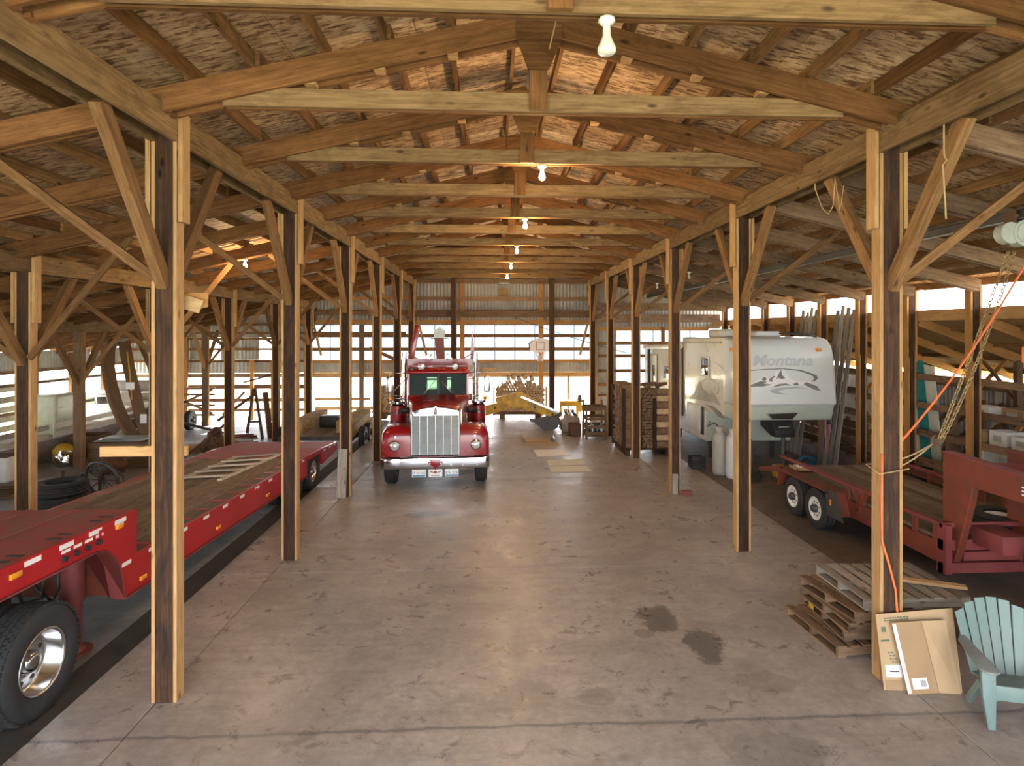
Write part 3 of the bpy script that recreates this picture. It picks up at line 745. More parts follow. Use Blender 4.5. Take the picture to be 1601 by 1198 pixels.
# ================================================================ VEHICLES
def tyre_profile(r, w, rim):
    h = w / 2
    p = [(rim, -h * .8), (rim + .02, -h * .95), ((r + rim) / 2, -h), (r - .035, -h * .96), (r - .012, -h * .84), (r, -h * .7)]
    for c in (-.36, 0, .36):
        p += [(r, h * (c - .05)), (r - .012, h * (c - .03)), (r - .012, h * (c + .03)), (r, h * (c + .05))]
    p += [(r, h * .7), (r - .012, h * .84), (r - .035, h * .96), ((r + rim) / 2, h), (rim + .02, h * .95), (rim, h * .8)]
    return p
def wheel(parent, c, r, w, rim, face=1, rimmat='alu', dish=.02, axis=(1, 0, 0), name='wheel', holes=8, n=36, lugs=False, off=(0, 0, 0)):
    """tyre with its rim and hub as sub-parts; face = side on which the rim shows"""
    c = Vector(c); ax = Vector(axis).normalized()
    t = MB(); t.lathe(tyre_profile(r, w, rim), c, ax, n)
    if lugs:
        s = ax.cross(Vector((0, 0, 1))).normalized(); u = Vector((0, 0, 1))
        for k in range(56):
            a = 2 * PI * k / 56
            for row, sh in ((-.8, 0), (-.55, .5), (-.2, 0), (.2, .5), (.55, 0), (.8, .5)):
                b = a + sh * 2 * PI / 56
                d = s * math.cos(b) + u * math.sin(b); tg = -s * math.sin(b) + u * math.cos(b)
                pc = c + d * (r + .002) + ax * (row * w * .5 * .95)
                t.beam(pc - tg * .021, pc + tg * .021, w * .13, .022, up=d)
    to = t.build(name, M['rubber'], parent, fix=False)
    m = MB(); h = w / 2 * face
    prof = [(rim + .004, h * .80), (rim + .016, h * .93), (rim - .005, h * .95), (rim - .02, h * .80), (rim - .03, h * .80 - face * dish), (rim * .78, h * .78 - face * dish * 1.05), (rim * .72, h * .80 - face * dish), (rim * .45, h * .80 - face * dish * .9), (rim * .36, h * .80 - face * dish * .9)]
    m.lathe(prof, c, ax, n); m.build('rim', M[rimmat], to, fix=False)
    k0 = h * .80 - face * dish
    m = MB(); m.lathe([(rim * .37, k0 - face * .005), (rim * .36, k0 + face * .05), (rim * .30, k0 + face * .085), (rim * .15, k0 + face * .10), (0, k0 + face * .10)], c, ax, 20); m.build('hub', M['chrome' if rimmat == 'alu' else 'steel'], to, fix=False)
    s = ax.cross(Vector((0, 0, 1))).normalized(); u = Vector((0, 0, 1)); m = MB()
    for k in range(holes):
        a = 2 * PI * (k + .5) / holes; p = c + (s * math.cos(a) + u * math.sin(a)) * rim * .63 + ax * k0
        m.cyl(p - ax * .01, p + ax * face * .012, rim * .085, n=8)
    m.build('hand_hole', M['black'], to, kind='stuff')
    # back of the drum closes the wheel
    m = MB(); m.cyl(c - ax * face * w * .3, c + ax * (k0 - face * .03), rim * .96, n=20); m.build('drum', M['steel'], to)
    return to

# ---------------------------------------------------------------- red log truck
tk = thing('log_truck', 'dark red long-nosed log truck with chrome grille, bumper and tall stakes', 'truck', (-1.745, 13.9, 0), .055)
def T(m, name, mat, parent=None, **k): return m.build(name, M[mat], parent or tk, **k)
m = MB(); m.prism([(-1.235, .02, 0), (-1.15, -.06, 0), (1.15, -.06, 0), (1.235, .02, 0), (1.235, .1, 0), (-1.235, .1, 0)], (0, 0, .49), (0, 0, .725)); bu = T(m, 'bumper', 'chrome', bevel=.012)
m = MB()
for x in (.35, .62, .95):
    for z in (.56, .65): m.cyl((x, -.075, z), (x, -.055, z), .012, n=8)
T(m, 'bolt', 'alu', bu)
m = MB(); m.prism([(-.15, 0, .69), (.15, 0, .69), (.16, 0, .60), (.07, 0, .56), (0, 0, .46), (-.07, 0, .56), (-.16, 0, .60)], (0, -.085, 0), (0, -.06, 0)); em = T(m, 'emblem', 'redtruck', bu, bevel=.006)
m = MB()
for x, z in ((-.125, .665), (.125, .665), (-.125, .61), (.125, .61)): m.cyl((x, -.092, z), (x, -.08, z), .02, n=10)
T(m, 'bolt', 'whitesheet', bu)
m = MB(); m.box(-.56, .56, -.03, -.015, .285, .485); T(m, 'plate_bracket', 'steel')
for x, tx in ((-.37, 'ET N NO'), (0, ''), (.37, '87K 07K')):
    m = MB(); m.box(x - .155, x + .155, -.042, -.03, .30, .47); pt = T(m, 'licence_plate', 'whitesheet')
    if tx:
        m = MB(); m.box(x - .14, x + .14, -.0445, -.043, .31, .345); T(m, 'blue_band', 'blue', pt)
        put_text('lettering', tx, .085, M['blue'], pt, (x, -.046, .388), (PI / 2, 0, 0))
    else:
        for s in (-1, 1):
            m = MB(); m.prism([(s * .02, 0, .40), (s * .13, 0, .445), (s * .12, 0, .41), (s * .05, 0, .385)], (0, -.0455, 0), (0, -.043, 0)); T(m, 'wing', 'canvas', pt)
        m = MB(); m.box(-.03, .03, -.047, -.043, .375, .43); T(m, 'badge', 'redlens', pt)
        m = MB(); m.box(-.1, .1, -.0455, -.043, .325, .34); T(m, 'lettering_bar', 'ink', pt)
# front axle and wheels
for s in (-1, 1): wheel(tk, (s * 1.06, .78, .52), .52, .29, .29, s, 'alu', .0)
m = MB(); m.cyl((-.9, .78, .5), (.9, .78, .5), .06); T(m, 'front_axle', 'steel')
m = MB(); m.box(-.5, .5, .12, .4, .45, .74); T(m, 'cross_member', 'redtruck')
for s in (-1, 1):
    m = MB(); m.box(s * .46 - .05, s * .46 + .05, .1, 9.2, .62, .88); T(m, 'chassis_rail', 'steel')
# fenders
def loft(secs):
    mm = MB(); n = len(secs[0]); vs_ = [p for s in secs for p in s]; fs = []
    for i in range(len(secs) - 1):
        for k in range(n - 1): fs.append((i * n + k, i * n + k + 1, (i + 1) * n + k + 1, (i + 1) * n + k))
    fs += [tuple(range(n)), tuple(range((len(secs) - 1) * n, len(secs) * n))]
    mm.add(vs_, fs, None, False); return mm
fp = [(.02, .74), (.02, 1.06), (.06, 1.24), (.16, 1.36), (.34, 1.42), (.62, 1.42), (.95, 1.37), (1.3, 1.24), (1.62, 1.05), (1.62, .98), (1.3, 1.10), (.95, 1.20), (.66, 1.16), (.38, 1.04), (.28, .74)]
for s in (-1, 1):
    secs = []
    for y, zt, zb, xo in ((.0, 1.18, .76, 1.16), (.015, 1.28, .75, 1.20), (.06, 1.36, .74, 1.225), (.16, 1.415, .74, 1.235), (.3, 1.43, .74, 1.24), (.32, 1.43, 1.0, 1.24), (.5, 1.43, 1.14, 1.24), (.8, 1.41, 1.2, 1.24), (1.1, 1.33, 1.16, 1.24), (1.4, 1.18, 1.04, 1.24), (1.65, 1.02, .92, 1.24)):
        r = min(.26, (zt - zb) * .95); pr2 = [(s * .56, y, zb), (s * .56, y, zt), (s * (xo - r) * .8, y, zt + .005), (s * (xo - r), y, zt - .004)]
        pr2 += [(s * (xo - r + r * math.sin(a)), y, zt - r + r * math.cos(a)) for a in (.35, .7, 1.05, 1.4)] + [(s * xo, y, zb)]
        secs.append(pr2)
    m = loft(secs); fe = T(m, 'fender', 'redtruck', bevel=.0); [setattr(p_, 'use_smooth', True) for p_ in fe.data.polygons]; smooth_by_angle(fe.data, .6)
    m = MB(); m.lathe([(.115, .02), (.125, -.01), (.115, -.03), (.10, -.035)], (s * .92, .01, 1.01), (0, 1, 0), 24); hl = T(m, 'headlight_ring', 'chrome', fe)
    m = MB(); m.lathe([(.10, -.03), (.07, -.05), (0, -.058)], (s * .92, .01, 1.01), (0, 1, 0), 24); T(m, 'headlight_lens', 'lens', fe)
    m = MB(); m.cyl((s * .9, -.005, 1.21), (s * .9, .06, 1.21), .03, n=12); T(m, 'marker_lamp', 'chrome', fe)
# radiator shell and grille
sh = [(-.575, .78), (-.575, 1.74), (-.52, 1.80), (-.25, 1.865), (0, 1.885), (.25, 1.865), (.52, 1.80), (.575, 1.74), (.575, .78)]
m = MB(); m.prism([(x, 0, z) for x, z in sh], (0, .0, 0), (0, .14, 0)); T(m, 'radiator_shell', 'chrome', bevel=.018, seg=3)
m = MB(); m.box(-.535, .535, -.012, .004, .80, 1.69); T(m, 'grille_back', 'pipe')
for k in range(22):
    z = .82 + k * .0405
    m = MB(); m.beam((-.53, -.024, z), (.53, -.024, z), .008, .031, up=(0, .35, 1)); T(m, 'louvre', 'louvre')
for k in range(7):
    x = -.535 + k * .1783
    m = MB(); m.beam((x, -.045, .80), (x, -.045, 1.72), .012, .012, up=(0, 1, 0)); T(m, 'grille_bar', 'chrome')
m = MB(); m.box(-.035, .035, -.03, .02, 1.72, 1.92); m.box(-.055, .055, -.035, .02, 1.68, 1.72); or_ = T(m, 'hood_ornament', 'chrome', bevel=.01)
m = MB(); m.box(-.022, .022, -.036, -.03, 1.78, 1.88); T(m, 'badge', 'redlens', or_)
# hood
def loft(secs):
    mm = MB(); n = len(secs[0]); vs_ = [p for s in secs for p in s]; fs = []
    for i in range(len(secs) - 1):
        for k in range(n - 1): fs.append((i * n + k, i * n + k + 1, (i + 1) * n + k + 1, (i + 1) * n + k))
    fs += [tuple(range(n)), tuple(range((len(secs) - 1) * n, len(secs) * n))]
    mm.add(vs_, fs, None, False); return mm
def hsec(y, w, zt, zb): return [(-w, y, zb), (-w, y, zt - .14), (-w * .93, y, zt - .06), (-w * .45, y, zt - .012), (0, y, zt), (w * .45, y, zt - .012), (w * .93, y, zt - .06), (w, y, zt - .14), (w, y, zb)]
m = loft([hsec(.13, .56, 1.87, .82), hsec(.8, .63, 1.91, .85), hsec(1.98, .77, 1.97, .9)]); T(m, 'hood', 'redtruck', bevel=.02, seg=2)
# cab
cabs = [(1.98, .80, 2.0), (2.0, .80, 2.47), (2.06, .80, 2.55)]
cprof = [(1.98, .75), (1.98, 1.93), (2.03, 2.50), (1.97, 2.54), (1.98, 2.60), (2.15, 2.655), (3.2, 2.67), (3.42, 2.6), (3.45, 2.4), (3.45, .75)]
def cabside(s):
    mm = MB(); mm.prism([(s * .80, y, z) for y, z in cprof], (0, 0, 0), (-s * .05, 0, 0)); return mm
for s in (-1, 1):
    cs = T(cabside(s), 'cab_side', 'redtruck', bevel=.02)
    m = MB(); m.box(s * .803 - .004, s * .803 + .004, 2.3, 3.1, 1.85, 2.4); T(m, 'side_window', 'tint', cs)
m = MB(); m.box(-.8, .8, 1.96, 2.04, .9, 1.95); T(m, 'cowl', 'redtruck', bevel=.015)
m = MB(); m.prism([(0, y, z) for y, z in ((2.0, 2.50), (1.90, 2.52), (1.93, 2.60), (2.15, 2.655), (3.2, 2.67), (3.42, 2.6), (3.45, 2.5))], (-.81, 0, 0), (.81, 0, 0)); roof = T(m, 'cab_roof', 'redtruck', bevel=.04, seg=3)
m = MB(); m.box(-.8, .8, 3.40, 3.45, .9, 1.97); m.box(-.8, .8, 3.40, 3.45, 2.35, 2.6); m.box(-.8, -.36, 3.40, 3.45, 1.97, 2.35); m.box(.36, .8, 3.40, 3.45, 1.97, 2.35); T(m, 'cab_back', 'redtruck')
m = MB(); m.tube([(-.34, 3.39, 2.0), (.34, 3.39, 2.0), (.36, 3.39, 2.32), (-.36, 3.39, 2.32)], .012, closed=True); T(m, 'rear_window_trim', 'alu')
for s in (-1, 1):
    m = MB(); m.prism([(s * .02, 1.985, 1.95), (s * .745, 2.0, 1.95), (s * .745, 2.035, 2.50), (s * .02, 2.02, 2.50)], (0, 0, 0), (0, .008, 0)); T(m, 'windshield', 'glass')
    m = MB(); m.tube([(s * .42, 1.93, 1.93), (s * .08, 1.96, 2.33)], .009, 6); T(m, 'wiper', 'alu')
    m = MB(); m.beam((s * .77, 2.0, 1.93), (s * .77, 2.03, 2.52), .06, .05, up=(0, 1, 0)); T(m, 'pillar', 'redtruck')
    # seats and lights seen through the glass
    m = MB(); m.box(s * .42 - .22, s * .42 + .22, 2.8, 2.95, 1.2, 2.0); T(m, 'seat', 'black', bevel=.03)
    m = MB(); m.lathe([(.02, .14), (.07, .1), (.092, .02), (.1, 0), (.086, -.005)], (s * .43, 1.90, 2.70), (0, 1, 0), 20); sp = T(m, 'spot_lamp', 'chrome', roof)
    m = MB(); m.lathe([(.086, .0), (.05, -.018), (0, -.022)], (s * .43, 1.90, 2.70), (0, 1, 0), 20); T(m, 'spot_lens', 'lens', roof)
    m = MB(); m.prism([(s * .2, 0, 2.80), (s * .38, 0, 2.80), (s * .25, 0, 2.97), (s * .2, 0, 2.97)], (0, 3.5, 0), (0, 3.53, 0)); T(m, 'guard_wing', 'alu', bevel=.008)
m = MB(); m.beam((0, 1.985, 1.94), (0, 2.02, 2.51), .035, .03, up=(0, 1, 0)); T(m, 'windshield_divider', 'black')
m = MB(); m.box(-.75, .75, 2.05, 2.35, 1.75, 1.93); T(m, 'dashboard', 'black')
for k, x in enumerate((-.68, -.16, 0, .16, .68)):
    m = MB(); m.lathe([(.035, .03), (.035, -.005), (.02, -.03), (0, -.035)], (x, 1.93, 2.625), (0, 1, 0), 12); T(m, 'clearance_lamp', 'redlens' if k else 'tealboard', roof)
# air cleaners, stacks, mirrors
for s in (-1, 1):
    m = MB(); m.cyl((s * 1.05, 2.05, 1.02), (s * 1.05, 2.05, 1.68), .185, n=24); ac = T(m, 'air_cleaner', 'redtruck')
    for z in (1.08, 1.28, 1.5):
        m = MB(); m.cyl((s * 1.05, 2.05, z - .02), (s * 1.05, 2.05, z + .02), .19, n=24); T(m, 'strap', 'chrome', ac)
    m = MB(); m.cyl((s * 1.05, 2.05, 1.68), (s * 1.05, 2.05, 1.74), .17, .12, n=20); m.cyl((s * 1.05, 2.05, 1.74), (s * 1.05, 2.05, 1.79), .2, n=20); T(m, 'intake_cap', 'chrome', ac)
    m = MB(); m.tube([(s * .98, 1.93, 1.55), (s * .85, 1.85, 1.58), (s * .72, 1.85, 1.58)], .075, 10); T(m, 'intake_duct', 'black')
    m = MB(); m.cyl((s * 1.02, 3.65, .95), (s * 1.02, 3.65, 2.3), .095, n=16); mf = T(m, 'muffler', 'alu')
    m = MB(); m.cyl((s * 1.02, 3.65, 2.3), (s * 1.02, 3.65, 3.0), .068, n=16); T(m, 'exhaust_stack', 'chrome')
    m = MB(); m.box(s * 1.29 - .085, s * 1.29 + .085, 2.26, 2.34, 1.98, 2.42); mi = T(m, 'mirror', 'alu', bevel=.03, seg=3)
    m = MB(); m.tube([(s * .8, 2.15, 2.52), (s * 1.29, 2.3, 2.5), (s * 1.29, 2.3, 1.86), (s * .8, 2.1, 1.84)], .013); m.tube([(s * .8, 2.12, 2.42), (s * 1.15, 2.2, 2.05)], .012); T(m, 'mirror_bracket', 'chrome', mi)
    m = MB(); m.lathe([(0, -.06), (.04, -.05), (.055, 0), (.04, .05), (0, .06)], (s * 1.23, 2.15, 1.84), (0, 1, 0), 14); T(m, 'turn_signal', 'amber')
    m = MB(); m.tube([(s * .82, 1.95, 1.93), (s * 1.2, 2.1, 1.93)], .014); m.tube([(s * .95, 2.0, 1.93), (s * .95, 2.0, 1.65)], .012); T(m, 'grab_rail', 'chrome')
    m = MB(); m.cyl((s * 1.05, 2.5, .72), (s * 1.05, 3.7, .72), .27, n=24); T(m, 'fuel_tank', 'alu')
    m = MB(); m.box(s * .62, s * .72, 1.0, 1.9, 1.0, 1.5); T(m, 'engine_side', 'steel')
# headache rack, stakes and log bunks
m = MB(); m.box(-1.0, 1.0, 3.75, 3.85, 2.62, 2.82); rk = T(m, 'rack_crossbar', 'redtruck')
for x in (-.95, -.5, .5, .95):
    m = MB(); m.box(x - .04, x + .04, 3.75, 3.83, .88, 2.62); T(m, 'rack_upright', 'redtruck', rk)
for z in (2.42, 2.2):
    m = MB(); m.box(-1.0, 1.0, 3.77, 3.82, z, z + .05); T(m, 'rack_bar', 'redtruck', rk)
m = MB(); m.beam((-.94, 4.4, 2.5), (-.68, 4.4, 3.80), .16, .12, up=(0, 1, 0)); T(m, 'log_stake', 'redtruck', bevel=.02)
m = MB(); m.prism([(.88, 0, 2.6), (1.02, 0, 2.6), (.99, 0, 3.3), (.945, 0, 3.66), (.91, 0, 3.3)], (0, 4.4, 0), (0, 4.48, 0)); T(m, 'log_stake', 'redtruck')
for s in (-1, 1):
    m = MB(); m.tube([(s * .6, 3.85, 2.78), (s * .95, 4.4, 2.95)], .014); T(m, 'stake_rod', 'redtruck')
m = MB(); m.box(-1.15, 1.15, 4.35, 4.6, 1.15, 1.4); m.box(-1.15, 1.15, 7.6, 7.85, 1.15, 1.4); T(m, 'log_bunk', 'redtruck')
for s in (-1, 1):
    for y in (4.42, 7.7):
        m = MB(); m.box(s * 1.1 - .06, s * 1.1 + .06, y, y + .12, 1.15, 2.55); T(m, 'bunk_post', 'redtruck')
m = MB(); m.beam((.05, 4.0, .9), (.05, 4.0, 2.7), .3, .3, up=(0, 1, 0)); m.prism([(-.10, 0, 2.7), (.14, 0, 2.7), (.10, 0, 3.42), (-.16, 0, 3.42)], (0, 3.9, 0), (0, 4.1, 0)); bo = T(m, 'loader_mast', 'oxide', label='upright brown boom behind the cab')
m = MB(); m.box(-.18, .12, 3.88, 4.12, 3.42, 3.54); m.prism([(-.2, 0, 3.54), (.16, 0, 3.54), (.12, 0, 3.66), (.02, 0, 3.70), (-.02, 0, 3.78), (-.06, 0, 3.70), (-.16, 0, 3.66)], (0, 3.9, 0), (0, 4.1, 0)); T(m, 'boom_head', 'pipe', bo)
m = MB()
for s in (-1, 1): m.tube([(-.03 + s * .14, 4, 3.46), (-.03 + s * .24, 4, 3.46), (-.03 + s * .24, 4, 3.40), (-.03 + s * .14, 4, 3.40)], .012)
T(m, 'boom_loop', 'steel', bo)
for y in (5.6, 6.95):
    for s in (-1, 1):
        wheel(tk, (s * 1.08, y, .52), .52, .28, .29, s, 'alu', .09); wheel(tk, (s * .76, y, .52), .52, .26, .29, s, 'steel', .0, name='inner_wheel')
    m = MB(); m.cyl((-.9, y, .52), (.9, y, .52), .07); T(m, 'rear_axle', 'steel')

# ---------------------------------------------------------------- red flatbed trailer beside the aisle
tl = thing('flatbed_trailer', 'bright red drop-deck flatbed trailer with worn plank floor beside the aisle', 'trailer', (-4.75, 7.5, -.1), rot=(-.022, 0, -.022))
def TL(m, name, mat, parent=None, **k): return m.build(name, M[mat], parent or tl, **k)
WID = 2.55
up = [(-4.6, 1.57), (0, 1.57), (0, 1.03), (-.33, 1.03), (-.43, 1.16), (-.55, 1.26), (-.75, 1.31), (-4.6, 1.31)]
for x0, x1 in ((-.05, 0), (-WID, -WID + .05)):
    m = MB(); m.prism([(0, y, z) for y, z in up], (x0, 0, 0), (x1, 0, 0)); us = TL(m, 'upper_side_rail', 'red', bevel=.006, seg=1)
    m = MB(); m.prism([(0, -4.6, 1.295), (0, -.75, 1.295), (0, -.55, 1.245), (0, -.43, 1.145), (0, -.33, 1.0), (0, -.22, .60), (0, -.25, .60), (0, -.36, 1.01), (0, -.46, 1.16), (0, -.57, 1.26), (0, -.76, 1.312), (0, -4.6, 1.312)], (x0 - .10, 0, 0), (x1 + .02, 0, 0)); TL(m, 'flange', 'pinkred', us)
    m = MB(); m.prism([(0, -.35, 1.035), (0, 6.35, 1.035), (0, 6.35, .60), (0, -.24, .60)], (x0, 0, 0), (x1, 0, 0)); ls = TL(m, 'lower_side_rail', 'red', bevel=.006, seg=1)
    m = MB(); m.box(x0 - .06, x1 + .025, -.24, 6.35, .585, .602); TL(m, 'flange', 'pinkred', ls)
    m = MB(); m.box(x0, x1, 6.35, 7.45, .93, 1.035); TL(m, 'wheel_arch', 'red')
    m = MB(); m.prism([(0, 7.35, 1.035), (0, 8.75, .98), (0, 8.75, .76), (0, 7.45, .64)], (x0, 0, 0), (x1, 0, 0)); ts = TL(m, 'tail_side', 'red', bevel=.006, seg=1)
m = MB(); m.beam((-.02, -.40, 1.12), (-.02, -.02, 1.54), .06, .02, up=(1, 0, 0)); TL(m, 'gusset_rib', 'pinkred')
m = MB(); m.box(-WID + .05, -.05, -4.6, 0, 1.54, 1.565); TL(m, 'upper_deck', 'reddust')
for x in (-.75, -1.28, -1.8):
    m = MB(); m.box(x - .03, x + .03, -4.6, 0, 1.562, 1.572); TL(m, 'deck_rib', 'reddust')
for y in (-.5, -1.15, -1.8, -2.5):
    for dy in (0, .16):
        m = MB(); m.box(-.24, -.10, y + dy, y + dy + .05, 1.565, 1.571); TL(m, 'deck_slot', 'black')
m = MB(); m.box(-WID + .05, -.05, -.03, 0, 1.03, 1.54); TL(m, 'step_face', 'red')
m = MB(); m.prism([(0, -.03, 1.0), (0, .0, 1.0), (0, .0, .62), (0, -.22, .62)], (-WID + .05, 0, 0), (-.05, 0, 0)); TL(m, 'neck_underside', 'oxide')
for x in (-.7, -1.85):
    m = MB(); m.box(x - .08, x + .08, -4.6, 8.6, .78, 1.0) if False else m.box(x - .08, x + .08, 0, 8.6, .68, .95); m.box(x - .08, x + .08, -4.6, 0, 1.22, 1.54); TL(m, 'main_beam', 'oxide')
# reflective stickers, lamps and valve boxes on the side facing the aisle
for y in (-3.9, -3.3, -2.75, -2.2, -1.72, -1.28, -.85, -.42):
    m = MB(); m.box(0, .003, y, y + .2, 1.495, 1.545); TL(m, 'reflector_strip', 'whitesheet', us)
for y in [-.28, .25] + [1.0 + .62 * k for k in range(9)] + [7.55, 8.0, 8.45]:
    m = MB(); m.box(0, .003, y, y + .17, .965 - (.03 if y > 7 else 0), 1.012 - (.03 if y > 7 else 0)); TL(m, 'reflector_strip', 'whitesheet')
for y, z in ((-1.9, 1.44), (-.42, 1.44), (.05, .68), (2.0, .70), (3.95, .72)):
    m = MB(); m.box(0, .03, y, y + .13, z, z + .055); TL(m, 'side_lamp', 'amber', bevel=.01)
for k in range(4):
    y = -1.22 + k * .17
    m = MB(); m.cyl((0, y, 1.40), (.035, y, 1.40), .03, n=10); TL(m, 'valve_knob', 'black')
    m = MB(); m.box(0, .003, y - .03, y + .09, 1.45, 1.48); TL(m, 'valve_label', 'whitesheet')
for y in (.35, 1.4, 2.4, 3.4, 4.4, 5.4, -.7, -2.1):
    z = .93 if y > 0 else 1.46
    for dy in (0, .09):
        m = MB(); m.box(0, .012, y + dy, y + dy + .035, z - .03, z + .06); TL(m, 'stake_pocket', 'red')
# lower deck: edge plates, planks, red slots
for x0, x1 in ((-.32, -.05), (-WID + .05, -WID + .32)):
    m = MB(); m.box(x0, x1, 0, 6.2, 1.0, 1.03); TL(m, 'edge_plate', 'deckwood')
for k in range(10):
    x = -.33 - k * .189
    m = MB(); m.box(x - .184, x, 0, 6.2, .99 + random.uniform(0, .008), 1.03 + random.uniform(-.003, .004)); TL(m, 'plank', 'deckwood')
for k in range(11):
    y = .35 + k * .53
    for x in (-.30, -WID + .07):
        m = MB(); m.box(x, x + .22, y, y + .07, 1.026, 1.036); TL(m, 'edge_slot', 'red')
for k in range(13):
    y = 6.22 + k * .195
    m = MB(); m.beam((-WID + .05, y, 1.02 - max(0, y - 7.4) * .04), (-.05, y, 1.02 - max(0, y - 7.4) * .04), .16, .05); TL(m, 'tail_slat', 'reddust')
m = MB(); m.box(-WID, 0, 8.7, 8.78, .76, .98); TL(m, 'tail_bar', 'red')
# landing leg and hoses
for x in (-.55, -2.0):
    m = MB(); m.cyl((x, -.30, .06), (x, -.30, .72), .105, n=16); m.cyl((x, -.30, .6), (x, -.30, 1.3), .13, n=16); lg = TL(m, 'landing_leg', 'pinkred')
    m = MB(); m.cyl((x, -.30, .01), (x, -.30, .035), .21, n=22); m.cyl((x, -.3, .035), (x, -.3, .08), .14, .11, n=18); TL(m, 'foot_pad', 'oxide', lg)
m = MB(); m.tube([(-.9, -.6, 1.2), (-.7, -.62, .85), (-.55, -.6, .72), (-.5, -.58, .85), (-.55, -.55, 1.2)], .016); m.tube([(-.9, -.75, 1.15), (-.8, -.7, .75), (-.62, -.66, .78), (-.6, -.65, 1.2)], .016); TL(m, 'air_hose', 'black')
# rear bogie
for y in (5.75, 6.9):
    for x, f in ((-.16, 1), (-.5, 1), (-WID + .16, -1), (-WID + .5, -1)):
        wheel(tl, (x, y, .43 + .022 * y), .43, .26, .225, f, 'alu', .06)
    m = MB(); m.cyl((-WID + .3, y, .43 + .022 * y), (-.3, y, .43 + .022 * y), .06); TL(m, 'axle', 'steel')
m = MB(); m.box(-.34, -.04, 7.36, 7.40, .35, .93); TL(m, 'mud_flap', 'black')

# ---------------------------------------------------------------- dolly under the raised deck
dl = thing('trailer_dolly', 'axle dolly with polished deep-dish wheels under the raised red trailer deck', 'dolly', (-4.93, 6.07, -.1))
for y in (0,):
    for x, f in ((0, 1), (-.36, 1), (-2.1, -1), (-2.45, -1)):
        wheel(dl, (x, y, .525), .525, .29, .30, f, 'alu', .15 if x == 0 else .05, lugs=(x > -.2), n=48)
    m = MB(); m.cyl((-2.3, y, .525), (-.1, y, .525), .07); m.build('axle', M['steel'], dl)
for x, f in ((-.05, 1), (-.4, 1)):
    wheel(dl, (x - .0, -1.32, .525), .525, .29, .30, f, 'alu', .15, n=40)
m = MB(); m.box(-1.7, -1.5, -2.6, .7, .62, .85); m.box(-.9, -.7, -2.6, .7, .62, .85); m.build('frame', M['steel'], dl)
m = MB(); m.cyl((-1.2, -.5, .95), (-1.2, -.5, 1.05), .48, n=20); m.box(-1.7, -.7, -.7, -.3, .85, .95); m.build('turntable', M['steel'], dl)

# ---------------------------------------------------------------- camper (fifth wheel)
RX, RY = 5.45, 14.3
rv = thing('camper_trailer', 'cream fifth-wheel camper with mountain graphics parked in the far bay', 'camper', (RX, RY, 0))
def RV(m, name, mat, parent=None, **k): return m.build(name, M[mat], parent or rv, **k)
RW = 2.5
m = MB(); m.prism([(0, y, z) for y, z in ((.8, 3.46), (3.9, 3.42), (4.5, 3.24), (8.8, 3.08), (8.8, .55), (2.25, .55), (2.25, 1.42), (.8, 1.42))], (.015, 0, 0), (RW - .015, 0, 0)); body = RV(m, 'body', 'cream', bevel=.05, seg=3)
m = MB(); m.prism([(0, y, z) for y, z in ((0, 1.86), (.12, 2.95), (.22, 3.24), (.42, 3.42), (.9, 3.50), (.9, 1.78), (.03, 1.78))], (-.01, 0, 0), (RW + .01, 0, 0)); cap = RV(m, 'front_cap', 'capwhite', bevel=.11, seg=5)
m = MB(); m.prism([(0, y, z) for y, z in ((.06, 1.80), (.95, 1.80), (.95, 1.42), (.22, 1.42))], (.02, 0, 0), (RW - .02, 0, 0)); low = RV(m, 'cap_skirt', 'greenwhite', bevel=.05, seg=3)
def fplane(u, v, off=.004, y0=RY, z0=1.86, sl=.12 / 1.09):
    d = ray(u, v); n = Vector((0, -1, sl)); p0 = Vector((0, y0, z0)); k = (p0 - CAM).dot(n) / d.dot(n); p = CAM + d * k + n.normalized() * off
    return p - Vector((RX, RY, 0))
zz = lambda a, b: (1100 + a / 5.99, 500 + b / 5.99)
def decal(name, pts, mat, off=.004, parent=None):
    m = MB(); P = [fplane(*zz(a, b), off) for a, b in pts]; m.prism(P, (0, 0, 0), (0, .002, 0)); return m.build(name, M[mat], parent or cap)
decal('peak_graphic', [(350, 640), (455, 595), (520, 560), (578, 518), (600, 545), (612, 560), (660, 512), (725, 447), (770, 488), (805, 540), (850, 575), (905, 580), (985, 568), (1010, 600), (1060, 620), (1098, 672), (1040, 655), (990, 632), (940, 612), (880, 606), (830, 618), (760, 602), (700, 606), (640, 628), (560, 624), (455, 628)], 'whitesheet', .003)
for P in ([(680, 556), (712, 490), (725, 466), (735, 520), (765, 548), (730, 556), (700, 545)], [(350, 640), (455, 606), (535, 575), (600, 582), (560, 598), (640, 608), (560, 626), (455, 628)], [(610, 562), (655, 525), (672, 530), (640, 560), (655, 575), (625, 582)],
          [(935, 602), (965, 585), (1000, 600), (1060, 622), (1096, 670), (1040, 656), (1000, 637), (965, 622)], [(832, 604), (878, 585), (892, 612), (862, 616)], [(540, 560), (575, 530), (592, 560), (570, 575)], [(700, 604), (770, 596), (820, 616), (760, 612), (640, 634)]):
    decal('peak_shadow', P, 'greygraph', .006)
decal('swoosh', [(618, 662), (690, 640), (850, 627), (985, 650), (860, 643), (745, 655), (700, 672), (735, 688), (815, 703), (700, 697), (640, 686)], 'greygraph2', .005)
decal('arc_line', [(350, 478), (600, 459), (750, 456), (900, 468), (1000, 497), (1058, 522), (1070, 548), (1050, 572), (1005, 580), (1035, 558), (1030, 535), (985, 510), (890, 480), (750, 464), (600, 467), (350, 487)], 'greygraph', .004)
tc_ = fplane(*zz(735, 385), .005)
